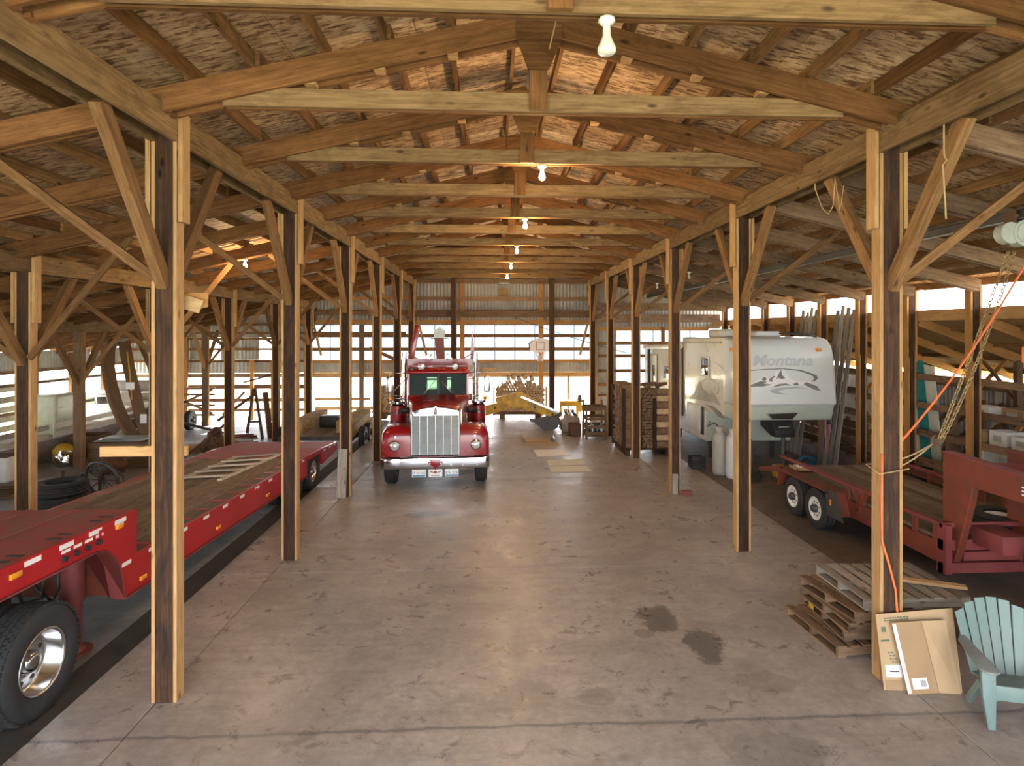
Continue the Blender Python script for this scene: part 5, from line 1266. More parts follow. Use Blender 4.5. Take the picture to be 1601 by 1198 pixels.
# twine hanging from the beam
def twine(label, pts): m = MB(); m.tube(pts, .007, 5); tag(m.build('hanging_twine', M['rope']), label, 'twine')
twine('loose twine loop hanging down the beam beside the knee brace', [(3.57, 5.2, 5.72), (3.56, 5.2, 5.45), (3.57, 5.21, 5.2), (3.6, 5.22, 5.15), (3.55, 5.2, 5.1), (3.57, 5.2, 4.8), (3.58, 5.2, 4.62)])
twine('hanging loops of twine on the beam between two posts', [(3.57, 7.35, 5.74), (3.56, 7.35, 5.4), (3.57, 7.2, 5.12), (3.56, 7.05, 5.02), (3.56, 6.95, 5.1), (3.57, 6.92, 5.45), (3.56, 6.88, 5.3), (3.56, 6.8, 5.0), (3.57, 6.75, 5.3)])
twine('yellow cord dangling from the king post', [(.10, 4.7, 6.42), (.07, 5.0, 6.25), (.04, 5.4, 6.15)])

# ---------------------------------------------------------------- lamps
def lamp(x, y, zc, lit, label, flood=False, power=15):
    t = thing('ceiling_bulb', label, 'light bulb', (x, y, zc))
    m = MB(); m.lathe([(0, 0), (.055, 0), (.058, -.02), (.045, -.035), (.025, -.045), (.024, -.075), (0, -.075)], (0, 0, 0), (0, 0, 1), 16); m.build('lamp_holder', M['porcelain'], t)
    if flood: prof = [(.026, -.07), (.028, -.12), (.045, -.16), (.062, -.20), (.064, -.225), (.05, -.24), (0, -.245)]
    else: prof = [(.018, -.07), (.022, -.09), (.038, -.13), (.042, -.155), (.034, -.18), (.015, -.193), (0, -.195)]
    m = MB(); m.lathe(prof, (0, 0, 0), (0, 0, 1), 16); m.build('bulb', M['bulb_on' if lit else 'bulb_off'], t)
    if lit:
        ld = bpy.data.lights.new('bulb_light', 'POINT'); ld.energy = power; ld.color = (1.0, .66, .34); ld.shadow_soft_size = .06
        lo = bpy.data.objects.new('bulb_light', ld); col.objects.link(lo); lo.parent = t; lo.location = (0, 0, -.26)
lamp(.30, TRY[0], 5.735, False, 'unlit frosted flood bulb under the bottom chord', True)
BL = ['lit bare bulb under a truss chord over the open floor before the truck', 'lit bare bulb under a truss chord nearly over the truck bumper', 'lit bare bulb under a truss chord above the truck cab', 'lit bare bulb under a truss chord behind the truck cab', 'lit bare bulb under the truss chord next to the back gable']
for k, (i, dx) in enumerate(((2, .17), (4, .16), (6, .16), (8, .14), (10, .12))): lamp(dx, TRY[i], 5.735, True, BL[k], power=15)
lamp(-5.7, TRY[5], rbot(5.7), True, 'lit bare bulb under the rafters over the red flatbed trailer', power=15)
lamp(-9.9, TRY[4] + .1, rbot(9.9), False, 'unlit bulb under the rafters near the curved plywood form')
for k, (x, i) in enumerate(((5.1, 7), (5.1, 8), (5.2, 9))): lamp(x, TRY[i], rbot(x), False, ['unlit bulb under the rafters above the camper roof', 'unlit bulb under the rafters above the camper door', 'unlit bulb under the rafters behind the camper'][k])
lamp(11.6, TRY[5] + .13, lz(11.6) - .05, False, 'unlit bulb under the low outer roof')

# ================================================================ STORED THINGS
def poly_y(pts, y, t, org): # outline traced in a plane of constant y, with thickness t
    m = MB(org); m.prism([at_y(u, v, y) for u, v in pts], (0, -t / 2, 0), (0, t / 2, 0)); return m

# ---- log piles at the back wall
def log_pile(x0, x1, y0, h, n_cols, label, skid):
    t = thing('log_pile', label, 'log pile', ((x0 + x1) / 2, y0, 0))
    o = Vector(((x0 + x1) / 2, y0, 0)); z0 = .28
    bark = MB(o); ends = MB(o); r0 = (x1 - x0) / n_cols / 2; row = 0; z = z0 + r0
    while z < h + .1:
        x = x0 + r0 * (1 + (row % 2))
        while x < x1 - r0 * .3:
            top = h - .28 * abs((x - (x0 + x1) / 2) / (x1 - x0) * 2) ** 2 + random.uniform(-.06, .06)
            if z < top:
                r = r0 * random.uniform(.88, 1.12); yy = y0 + random.uniform(-.05, .05)
                bark.cyl((x, yy, z), (x, yy + .55, z), r, n=8, caps=False); ends.lathe([(r, 0), (r * .6, -.004), (0, -.004)], (x, yy, z), (0, 1, 0), 8, False)
            x += r0 * 2
        z += r0 * 1.72; row += 1
    a = bark.build('log_bark', M['bark'], t, fix=False, kind='stuff'); b = ends.build('log_ends', M['endgrain'], t, fix=False, kind='stuff')
    m = MB(o); m.box(x0 + .05, x1 - .05, y0 + .2, y0 + .5, z0, h - .42); m.build('gap_backing', M['bark'], t)  # added backing box, blocks daylight through the gaps between logs
    for x in (x0 - .05, x1 + .05):
        m = MB(o); m.box(x - .04, x + .04, y0 - .02, y0 + .12, .1, h * .86); m.build('side_post', M['ply'], t)
    m = MB(o); m.box(x0 - .1, x1 + .1, y0 - .04, y0 + .1, .16, .28); m.box(x0 - .1, x1 + .1, y0 + .4, y0 + .5, .16, .28); m.build('skid_beam', M['old'], t)
    for x in (x0 + .3, x1 - .3):
        m = MB(o); m.box(x - .12, x + .12, y0 - .02, y0 + .55, 0, .16); m.build('skid_foot', M['old'], t)
    return t
log_pile(-.3, 1.78, 25.0, 1.55, 17, 'tall pile of round logs on a skid against the open back wall', True)
log_pile(-5.2, -4.2, 25.1, 1.45, 8, 'narrow pile of logs stacked behind the hay trailer', True)
for k, (u, v, r) in enumerate(((803, 591, .11), (812, 593, .10), (821, 590, .12), (795, 592, .09), (832, 593, .10))):
    p = at_y(u, v, 24.95); l = thing('round_log', 'large round log lying on top of the tall log pile', 'log', p, group='large logs topping the pile')
    m = MB(); m.cyl((0, 0, 0), (0, .6, 0), r, n=14, caps=False); m.build('bark', M['bark'], l); m = MB(); m.lathe([(r, 0), (0, -.004)], (0, 0, 0), (0, 1, 0), 14, False); m.build('cut_face', M['endgrain'], l, fix=False)

# ---- yellow backhoe arm with buckets
o = Vector((-.9, 22.2, 0)); bh = thing('backhoe_arm', 'folded yellow backhoe arm with a steel bucket on the floor behind the truck', 'backhoe', o)
def BHP(name, pts, t, mat, y=22.2): m = poly_y(pts, y, t, o); return m.build(name, M[mat], bh, bevel=.01, seg=1)
BHP('boom', [(735, 644), (760, 634), (793, 627), (800, 634), (792, 640), (760, 650), (735, 660)], .26, 'yellow')
BHP('elbow_plate', [(776, 622), (808, 613), (816, 614), (840, 626), (832, 634), (806, 638), (796, 634), (777, 628)], .32, 'yellow')
BHP('stick', [(806, 616), (814, 616), (872, 646), (864, 653), (856, 650), (804, 635)], .22, 'yellow')
BHP('ram', [(815, 618), (875, 644), (873, 647), (814, 622)], .07, 'alu', 22.0)
BHP('linkage', [(862, 648), (876, 643), (878, 647), (872, 656), (866, 664), (863, 662)], .2, 'steel')
for u, v in ((803, 624), (774, 638), (836, 637), (864, 648)):
    p = at_y(u, v, 22.05) - o; m = MB(); m.cyl(p, p + Vector((0, .3, 0)), .05 if u != 803 else .1, n=12); m.build('pivot_pin', M['steel'], bh)
m = poly_y([(833, 658), (858, 651), (872, 648), (875, 656), (870, 667), (860, 673), (850, 671)], 22.2, .62, o); m.build('bucket', M['steel'], bh, bevel=.012, seg=1)
for k in range(4):
    p = at_y(834, 658, 22.2) - o; m = MB(); m.beam(p + Vector((.02, -.27 + .18 * k, 0)), p + Vector((-.13, -.27 + .18 * k, .03)), .06, .03); m.build('bucket_tooth', M['steel'], bh)
m = MB(); m.box(-.35, .05, -.3, .3, 0, .95); m.build('swing_post', M['yellow'], bh, bevel=.02)
o2 = Vector((2.3, 22.9, 0)); b2 = thing('spare_bucket', 'loose dark digger bucket standing behind the backhoe arm', 'bucket', o2)
m = poly_y([(873, 664), (884, 655), (889, 646), (893, 640), (899, 645), (903, 655), (902, 664), (889, 667)], 22.9, .6, o2); m.build('shell', M['steel'], b2, bevel=.01, seg=1)
m = poly_y([(889, 642), (897, 640), (898, 648), (891, 650)], 22.9, .1, o2); m.build('ear', M['rust'], b2)
o3 = Vector((2.95, 25.2, 0)); yi = thing('yellow_implement', 'yellow steel farm implement before the bright wall opening', 'implement', o3)
for pts, t, nm in (([(874, 626), (903, 626), (903, 634), (874, 635)], .5, 'cross_box'), ([(902, 622), (908, 625), (911, 640), (907, 646), (902, 640)], .12, 'side_arm'), ([(874, 634), (878, 634), (879, 652), (875, 652)], .1, 'leg'), ([(900, 634), (904, 634), (905, 654), (901, 654)], .1, 'leg')):
    m = poly_y(pts, 25.2, t, o3); m.build(nm, M['yellow'], yi)
m = poly_y([(903, 618), (908, 617), (910, 628), (904, 629)], 25.2, .15, o3); m.build('hitch', M['steel'], yi)

# ---- basketball backboard
o = at_y(842, 556, 25.55); bb = thing('basketball_backboard', 'white fan-shaped basketball backboard with red square on a wall stud', 'backboard', o)
pts = [(827, 537), (831, 533), (838, 530), (846, 529), (854, 530), (862, 533), (866, 538), (866, 546), (862, 549), (848, 551), (838, 551), (829, 549)]
m = poly_y(pts, 25.55, .04, o); m.build('board', M['white'], bb)
P = [at_y(u, v, 25.52) - o for u, v in ((838.5, 535), (851, 535), (851, 547), (838.5, 547))]; m = MB(); m.tube(P, .016, 4, True); m.build('target_square', M['redlens'], bb)
m = MB(); m.box(-.1, .1, .02, .36, .25, .33); m.box(-.1, .1, .02, .36, .5, .58); m.build('bracket', M['steel'], bb)
P = [at_y(u, v, 25.52) - o for u, v in ((828, 549), (827, 537), (832, 533))]; m = MB(); m.tube(P, .018, 4); m.build('edge_trim', M['black'], bb)
p = at_y(844.5, 552, 25.3) - o; m = MB(); m.torus(p, (0, 0, 1), .2, .012, 20, 6); m.build('hoop', M['orange'], bb)
m = MB()
for k in range(10):
    a = 2 * PI * k / 10; b = a + .6
    m.tube([p + Vector((.2 * math.cos(a), .2 * math.sin(a), 0)), p + Vector((.12 * math.cos(b), .12 * math.sin(b), -.35))], .008, 4); m.tube([p + Vector((.2 * math.cos(b), .2 * math.sin(b), 0)), p + Vector((.12 * math.cos(a), .12 * math.sin(a), -.35))], .008, 4)
m.build('net', M['whitesheet'], bb, kind='stuff', fix=False)
m = MB(); m.tube(sag((.2, 25.8, 4.35), (5.3, 25.5, 2.7), .1, 8), .012, 5); tag(m.build('slack_cable', M['black']), 'slack dark cable slanting across the clear back wall sheets', 'cable')

# ---- crate chair, box and sacks near the aisle end
cr = thing('slatted_crate', 'dark open slatted crate holding odds and ends beside the aisle', 'crate', (3.02, 20.35, 0))
for x in (-.32, .32):
    for y in (-.35, .35):
        m = MB(); m.box(x - .035, x + .035, y - .035, y + .035, 0, 1.25 if y > 0 else 1.15); m.build('corner_post', M['old'], cr)
for y in (-.37, .37):
    for z in (.2, .42, .7, 1.05) + ((.9,) if y > 0 else ()):
        m = MB(); m.box(-.34, .34, y - .012, y + .012, z - .05, z + .05); m.build('slat', M['old'], cr)
for x in (-.34, .34):
    for z in (.2, .42, .7, 1.05):
        m = MB(); m.box(x - .012, x + .012, -.36, .36, z - .05, z + .05); m.build('slat', M['old'], cr)
m = MB(); m.box(-.33, .33, -.36, .36, .1, .13); m.build('bottom', M['old'], cr)
for k in range(7):
    q = thing('crate_part', 'small grey metal part lying in the slatted crate', 'part', (2.79 + .15 * (k % 4), 20.2 + .2 * (k // 4), .131), group='parts in the slatted crate'); m = MB(); m.lathe([(0, 0), (.06, 0), (.07, .12), (.05, .3 + .03 * (k % 4)), (0, .32 + .03 * (k % 4))], (0, 0, 0), (0, 0, 1), 8); m.build('body', M['pipe' if k % 2 else 'steel'], q)
bx = thing('wooden_box', 'small brown wooden box between the sacks and the slatted crate', 'box', (2.42, 20.9, 0))
for a in ((-.2, .2, -.2, -.18), (-.2, .2, .18, .2), (-.2, -.18, -.2, .2), (.18, .2, -.2, .2)):
    m = MB(); m.box(*a, 0, .42); m.build('side', M['rust'], bx)
m = MB(); m.box(-.2, .2, -.2, .2, .0, .02); m.build('base', M['rust'], bx)
def lump(name, label, cat, loc, size, mat, rz=0, seed=0, group=None, lean=(0, 0)):
    """slumped soft or irregular heap with its own uneven surface"""
    rnd = random.Random(seed); bm = bmesh.new(); bmesh.ops.create_icosphere(bm, subdivisions=3, radius=1)
    ph = [rnd.uniform(0, 6.28) for _ in range(6)]
    for v in bm.verts:
        c = v.co; k = 1 + .13 * math.sin(4 * c.x + ph[0]) * math.cos(3 * c.y + ph[1]) + .09 * math.sin(7 * c.z + ph[2] + 3 * c.x) + .06 * math.sin(9 * c.y + ph[3])
        c *= k; c.x *= size[0] / 2; c.y *= size[1] / 2; z = max(c.z, -.75) + .75; c.z = z / 1.75 * size[2]; c.x += lean[0] * c.z; c.y += lean[1] * c.z
    for f in bm.faces: f.smooth = True
    me = bpy.data.meshes.new(name); bm.to_mesh(me); bm.free()
    ob = link(name, me, M[mat]); ob.location = loc; ob.rotation_euler = (0, 0, rz); return tag(ob, label, cat, group)
lump('cloth_heap', 'grey tarp crumpled on the floor behind the wooden box', 'tarp', (2.35, 21.6, 0), (.65, .8, .62), 'canvas', .3, 3)
lump('silver_bag', 'shiny silver bag leaning behind the crumpled tarp', 'bag', (2.5, 22.4, 0), (.4, .35, .75), 'alu', 0, 5, lean=(-.2, 0))

# ---- firewood rack
fr = thing('firewood_rack', 'tall rack of split firewood on skids behind the post beside the camper', 'firewood rack', (4.05, 18.0, 0))
X0, X1, Y0, Y1, ZB, ZT = -.66, .70, -.62, .85, .22, 2.0
for x in (X0 + .1, X1 - .1):
    m = MB(); m.box(x - .06, x + .06, Y0 - .05, Y1 + .05, 0, .16); m.build('skid', M['core'], fr)
m = MB(); m.box(X0, X1, Y0, Y1, .16, .22); m.build('deck', M['core'], fr)
for x in (X0 - .02, X1 + .02):
    for y in (Y0, Y1):
        m = MB(); m.box(x - .045, x + .045, y - .045, y + .045, .1, ZT - .05); m.build('corner_post', M['core'], fr)
for x in (-.2, .22):
    m = MB(); m.box(x - .05, x + .05, Y0 - .05, Y0, .2, ZT - .35); m.build('front_post', M['core'], fr)
def splits(x0, x1, z0, z1, face, at, name, nrm):
    m = MB(); z = z0
    while z < z1:
        a = x0; h = random.uniform(.055, .10)
        while a < x1:
            w = random.uniform(.06, .14); d = random.uniform(-.05, .04); p = random.uniform(0, .4)
            lo, hi = a + .004, min(a + w, x1); q = [(lo, z), (hi, z + p * .05), (hi - .01, z + h - .006), (lo + .012, z + h - .01)]
            if face == 'x': m.prism([(at + d * nrm, s, t) for s, t in q], (0, 0, 0), (-.35 * nrm, 0, 0))
            else: m.prism([(s, at + d * nrm, t) for s, t in q], (0, 0, 0), (0, -.35 * nrm, 0))
            a += w
        z += h
    m.build(name, M['split'], fr, kind='stuff', fix=False)
splits(Y0 + .04, Y1 - .04, ZB, ZT, 'x', X0, 'split_wood', -1); splits(X0 + .4, X1, ZB, ZT - .1, 'y', Y0, 'split_wood', -1); splits(Y0, Y1, ZB, ZT - .2, 'x', X1, 'split_wood', 1)
m = MB(); m.box(X0 + .3, X1 - .3, Y0 + .3, Y1 - .3, ZB, ZT - .12); m.build('wood_core', M['split'], fr)
for k in range(9):
    z = ZB + .12 + k * .19
    m = MB(); m.beam((.28, Y0 - .02, z), (.66, Y0 - .02, z), .12, .15); m.build('split_billet', M['endgrain'] if k % 2 else M['split'], fr)
for k in range(7):
    m = MB(); m.beam((-.4 + .12 * k, Y0 + .1 + .15 * (k % 3), ZT + .02), (.1 + .1 * k, Y0 + .25 + .12 * (k % 4), ZT + .06), .12, .08); m.build('split_billet', M['split'], fr)

# ---- hay trailer and its load
ht = thing('hay_trailer', 'low flat utility trailer loaded with straw bales near the back', 'trailer', (-7.0, 18.9, -.1))
for k in range(10):
    m = MB(); m.box(.02 + k * .222, .235 + k * .222, 0, 4.4, .43, .47); m.build('plank', M['grey'], ht)
for x in (.0, 2.2):
    m = MB(); m.box(x, x + .06, -.05, 4.4, .33, .43); m.build('side_rail', M['steel'], ht)
m = MB(); m.box(0, 2.26, -.06, 0, .36, .48); m.build('front_rail', M['steel'], ht)
for y in (.75, 1.55):
    for x, f in ((2.42, 1), (-.16, -1)): wheel(ht, (x, y, .33), .33, .2, .18, f, 'steel', .02)
m = MB(); m.tube([(2.2, .2, .47), (2.2, .2, .78), (2.2, 3.9, .78), (2.2, 3.9, .47)], .02); m.build('side_hoop', M['steel'], ht)
def bale(x, y, z, rz, label):
    bm = bmesh.new(); bmesh.ops.create_cube(bm, size=1); bmesh.ops.subdivide_edges(bm, edges=bm.edges, cuts=5, use_grid_fill=True)
    rnd = random.Random(int(x * 31 + y * 17 + z * 7))
    for v in bm.verts: v.co = Vector((v.co.x * .46, v.co.y * 1.0, v.co.z * .38)) + Vector([rnd.uniform(-.012, .012) for _ in range(3)])
    me = bpy.data.meshes.new('straw_bale'); bm.to_mesh(me); bm.free()
    t = thing('straw_bale', label, 'bale', (x, y, z), rz, 'bales on the hay trailer'); b = link('straw', me, M['straw'], t); b.location = (0, 0, .19)
    for xx in (-.12, .12):
        m = MB(); m.tube([(xx, -.51, .0), (xx, -.51, .388), (xx, .51, .388), (xx, .51, 0)], .006, 4, True); m.build('twine', M['rope'], t)
LBL = ['straw bale on the side of the hay trailer away from the aisle', 'straw bale on the aisle side of the hay trailer, beside the hoop rail']
for y in (19.75, 20.8, 21.85): bale(-6.62, y, .38, .03, LBL[0])
for y in (20.0, 21.05, 22.1): bale(-5.15, y, .38, -.02, LBL[1])
m = MB(); m.box(-.3, .3, -.25, .25, 0, .38); bx = m.build('black_box', M['black'], bevel=.04, seg=3); bx.location = (-5.95, 20.9, .372); tag(bx, 'black plastic storage box between the straw bales', 'box')

# ---- curved plywood form
o = Vector((-11.0, 19.4, -.1)); pf = thing('curved_form', 'tall crescent of curved plywood standing on end among the junk', 'plywood form', o)
def arc(name, pts, y0, y1, th, mat):
    P = [at_y(u, v, 19.4) - o for u, v in pts]; Q = []
    for i, p in enumerate(P):
        d = (P[min(i + 1, len(P) - 1)] - P[max(i - 1, 0)]).normalized(); Q.append(p + Vector((d.z, 0, -d.x)) * th)
    m = MB(); n = len(P); vs_ = [Vector((p.x, y, p.z)) for y in (y0, y1) for p in P + Q]; fs = []
    for i in range(n - 1):
        a, b, c, d = i, i + 1, n + i + 1, n + i; s = 2 * n
        fs += [(a, b, c, d), (a + s, d + s, c + s, b + s), (a, a + s, b + s, b), (d, c, c + s, d + s)]
    m.add(vs_, fs); return m.build(name, M[mat], pf)
lft = [(176, 530), (169, 548), (168, 572), (172, 600), (180, 630), (192, 658), (208, 682), (220, 694)]
rgt = [(195, 534), (198, 552), (203, 578), (210, 606), (217, 636), (224, 664), (230, 690)]
arc('outer_sheet', lft, -.32, .32, -.03, 'formply'); arc('inner_sheet', rgt, -.3, .3, .03, 'formply')
arc('front_rib', [(u + 1.5, v) for u, v in lft], -.36, -.30, -.10, 'formply')
m = MB(); P = [at_y(u, v, 19.0) - o for u, v in ((199, 550), (203, 585), (206, 625))]; m.tube(P, .02, 5); m.build('strap', M['yellow'], pf)
for u0, v0, u1, v1 in ((197, 598, 210, 609), (219, 648, 229, 662)):
    m = MB(); a = at_y(u0, v0, 18.98) - o; b = at_y(u1, v1, 18.98) - o; m.box(a.x, b.x, a.y - .01, a.y + .01, b.z, a.z); m.build('pad', M['whitesheet'], pf)
a = at_y(176, 536, 19.4) - o; b = at_y(196, 530, 19.4) - o; m = MB(); m.beam(a, b, .5, .05); m.build('top_cap', M['canvas'], pf)
m = MB(); m.box(.9, 1.5, -.4, .4, 0, .12); m.build('foot_block', M['ply'], pf)

# ---- tyres, iron wheel, junk beside the red trailer
TYC = at_z(96, 752, .44)
for k in range(2):
    t = thing('worn_tyre', ['worn truck tyre lying flat, bottom of the pair beside the red trailer', 'worn truck tyre lying on top of another beside the red trailer'][k], 'tyre', (TYC.x, TYC.y, -.1 + k * .27))
    m = MB(); m.lathe(tyre_profile(.49, .27, .28) + [(.31, 0.0), (.28, -.108)], (0, 0, .135), (0, 0, 1), 36); m.build('rubber', M['rubber'], t)
iw = thing('iron_implement', 'black spoked iron farm implement lying behind the tyres', 'implement', (at_z(160, 752, .3).x, at_z(160, 752, .3).y, -.1))
m = MB(); m.torus((0, 0, .42), (.25, 1, .25), .42, .035, 28, 8); m.build('wheel_rim', M['steel'], iw)
for k in range(12):
    a = PI * k / 6; s = Vector((.25, 1, .25)).normalized(); e1 = s.cross(Vector((0, 0, 1))).normalized(); e2 = s.cross(e1)
    m = MB(); m.tube([Vector((0, 0, .42)), Vector((0, 0, .42)) + (e1 * math.cos(a) + e2 * math.sin(a)) * .41], .012, 5); m.build('spoke', M['steel'], iw)
m = MB(); m.tube([(-.75, .2, .05), (-.5, .1, .55), (.1, .05, .72), (.45, 0, .5), (.6, -.1, .1)], .03); m.build('bow', M['steel'], iw)
for x, h_ in ((-.55, .95), (-.15, 1.1), (-.95, .6)):
    m = MB(); m.tube([(x, .15, 0), (x + .05, .1, h_)], .035); m.build('lever', M['rust'], iw)
m = MB(); m.box(-.9, .7, -.05, .15, .05, .14); m.build('base_bar', M['rust'], iw)
for k, (u, v, s, mt, lb) in enumerate(((205, 728, (.7, .6, .5), 'rust', 'rusty engine lump just beyond the edge of the red trailer'), (335, 701, (.9, .6, .5), 'old', 'brown wooden lump beside the far post base'), (365, 690, (.6, .5, .45), 'rust', 'rust-brown scrap lump in front of the iron drag'))):
    p = [Vector((-10.4, 16.35, -.1)), Vector((-8.95, 18.95, -.1)), Vector((-9.75, 20.95, -.1))][k]; lump('scrap_lump', lb, 'scrap', p, s, mt, k, 20 + k)
def stick(name, label, cat, a, b, w, h_, mat, up=(0, 0, 1), group=None):
    a = Vector(a); m = MB(a); m.beam(a, b, w, h_, up=up); ob = m.build(name, M[mat]); ob.location = a; return tag(ob, label, cat, group)
sh_ = thing('iron_stand', 'angular iron bar stand leaning over beside the red trailer', 'stand', at_z(318, 716, -.1)); o = sh_.location.copy()
for nm, pts in (('long_bar', ((-.5, 0, .05), (.75, .3, 1.15))), ('leg', ((.15, .1, .75), (-.1, .2, 0))), ('leg', ((.15, .1, .75), (.55, -.1, .02))), ('cross_bar', ((-.02, .1, .35), (.4, .0, .35)))):
    m = MB(); m.beam(pts[0], pts[1], .05, .07); m.build(nm, M['rust'], sh_)
dr = thing('iron_drag', 'upright rusty iron drag with a long slanted bar between the posts', 'implement', (-8.9, 21.3, -.1))
for nm, pts, w in (('upright', ((0, 0, 0), (.25, 0, 1.75)), .08), ('upright', ((.55, 0, 0), (.3, 0, 1.75)), .08), ('upright', ((.75, .2, 0), (.6, .1, 1.6)), .16), ('slant_bar', ((-.95, 0, .65), (.3, 0, 1.55)), .09), ('top_bar', ((-.1, 0, 1.95), (1.0, 0, 2.25)), .06), ('cross_bar', ((.08, 0, .6), (.5, 0, .6)), .06)):
    m = MB(); m.beam(pts[0], pts[1], w, w); m.build(nm, M['rust'], dr)
bd = thing('bar_bundle', 'heap of pale and rusty bars lying beyond the red trailer tail', 'bars', (-8.5, 19.85, -.1))
for k in range(16):
    m = MB(); y = random.uniform(-.3, .3); z = .08 + random.uniform(0, .35); m.beam((-.5 + random.uniform(-.08, .08), y, z), (.5 + random.uniform(-.2, .03), y + random.uniform(-.2, .2), z + random.uniform(-.05, .05)), .04, .04); m.build('bar', M[('pinkred', 'white', 'rust', 'alu')[k % 4]], bd)
fw = thing('wheel_axle', 'small wheeled axle with a long iron drawbar near the far gate', 'axle', at_z(297, 672, -.1))
wheel(fw, (0, 0, .36), .36, .22, .18, 1, 'steel', .03); wheel(fw, (-1.0, 0, .36), .36, .22, .18, -1, 'steel', .03)
m = MB(); m.cyl((-1.0, 0, .36), (0, 0, .36), .04); m.build('axle_tube', M['steel'], fw); m = MB(); m.beam((-.6, 0, .36), (2.6, -2.2, .12), .08, .08); m.build('drawbar', M['steel'], fw)
def crate(label, p, w, d, h_, mat, rz=0.0, open_=True):
    t = thing('wooden_crate', label, 'crate', p, rz)
    for s in (-1, 1):
        for k in range(2):
            z = .01 + k * h_ / 2; m = MB(); m.box(-w / 2, w / 2, s * d / 2 - .015, s * d / 2 + .015, z, z + h_ / 2 - .015); m.build('side_board', M[mat], t); m = MB(); m.box(s * w / 2 - .015, s * w / 2 + .015, -d / 2, d / 2, z, z + h_ / 2 - .015); m.build('end_board', M[mat], t)
    m = MB(); m.box(-w / 2, w / 2, -d / 2, d / 2, 0, .02); m.build('bottom', M[mat], t)
    return t
crate('long brown wooden crate under grey metal sheets in the junk row', (-11.15, 18.2, -.1), 1.5, .85, .55, 'old', .05)
crate('brown wooden crate with a metal plate beside the long crate', (-12.6, 18.85, -.1), .9, .8, .62, 'rust', .1)
crate('low wooden crate on the ground in front of the long crate', (-10.14, 17.25, -.1), 1.6, .5, .25, 'old', .03)
p = Vector((-11.15, 18.2, -.1))
for k in range(3): stick('metal_sheet', 'bent grey metal sheet lying on the long brown crate', 'sheet', p + Vector((-.65 + .05 * k, -.1 + .1 * k, .57 + .025 * k)), p + Vector((.65, -.1 + .1 * k, .57 + .025 * k)), .5, .02, 'alu' if k % 2 else 'pipe', group='sheets on the long crate')
lump('yellow_sack', 'yellow green sack slumped beside the crates', 'sack', (-12.65, 17.85, -.1), (.55, .45, .5), 'yellow', 0, 41)
lump('clear_bag', 'crumpled silvery plastic bag beside the yellow sack', 'bag', (-12.2, 17.3, -.1), (.5, .45, .42), 'alu', 0, 42)
for k in range(6):
    p = Vector((-12.05, 14.9 - .3 * k, -.1)); stick('scrap_board', 'grey brown scrap board lying on the dirt by the crates', 'board', p + Vector((-.9, 0, .016)), p + Vector((.9 - .1 * (k % 3), .06, .016)), .16, .03, 'old', group='scrap boards by the crates')
t = thing('white_box', 'white appliance box standing on the dirt by the curb', 'box', at_z(5, 752, -.1)); m = MB(); m.box(-.3, .25, -.25, .25, 0, .62); m.build('body', M['white'], t, bevel=.02); m = MB(); m.box(-.33, .28, -.28, .28, .62, .65); m.build('lid', M['old'], t)
# raised ground behind the curb and what stands on it
m = MB(); m.box(-15.65, -13.4, 4, 25.8, -.1, .38); m.build('raised_ground', M['dirt'], floor)
t = thing('wrapped_bale', 'plastic-wrapped square hay bale on the raised ground behind the curb', 'bale', (-14.35, 20.0, .38)); m = MB(); m.box(-.5, .45, -.6, .6, 0, 1.25); m.build('bale', M['wrap'], t, bevel=.09, seg=3)
for z in (.4, .85):
    m = MB(); m.tube([(-.51, -.61, z), (.46, -.61, z), (.46, .61, z), (-.51, .61, z)], .008, 4, True); m.build('wrap_band', M['white'], t)
vn = thing('white_van', 'old white van body half hidden behind the curb boards', 'van', (-14.4, 22.9, .38))
m = MB(); m.prism([(-1.2, 0, .0), (.9, 0, 0), (.9, 0, .55), (.55, 0, .62), (.2, 0, .95), (-1.2, 0, 1.0)], (0, -.4, 0), (0, 1.1, 0)); vb = m.build('body', M['white'], vn, bevel=.05, seg=2)
for x0, x1 in ((-1.1, -.75), (-.68, -.3), (-.22, .12)):
    m = MB(); m.prism([(x0, 0, .62), (x1 + .04, 0, .62), (x1 - .04, 0, .88), (x0, 0, .88)], (0, -.415, 0), (0, -.39, 0)); m.build('window', M['tint'], vb)
for k in range(2):
    m = MB(); m.cyl((-1.0, 0, 0), (1.0, 0, 0), .24, n=18); m.cyl((-1.02, 0, 0), (1.02, 0, 0), .06, n=10); ro = m.build('carpet_roll', M['canvas' if k else 'decaltan']); ro.location = (-14.2, 24.4, .985 + .49 * k); tag(ro, ['rolled carpet resting on the bottom of a pair behind the white van', 'rolled carpet on top of another behind the white van'][k], 'carpet roll')
m = MB(); m.box(-15.2, -13.4, 24.1, 24.7, .38, .74); tag(m.build('roll_rack', M['old'], bevel=.02), 'low wooden rack carrying the carpet rolls', 'rack')
lump('engine_block', 'dark machine parts heaped at the foot of the post by the van', 'machine parts', at_z(190, 690, -.1) + Vector((.5, 1.3, 0)), (1.3, 1.0, 1.1), 'steel', .4, 51)
lump('white_debris', 'heap of white plastic debris beside the curved plywood', 'debris', (-12.55, 20.9, -.1), (.8, .7, .5), 'whitesheet', .4, 53)

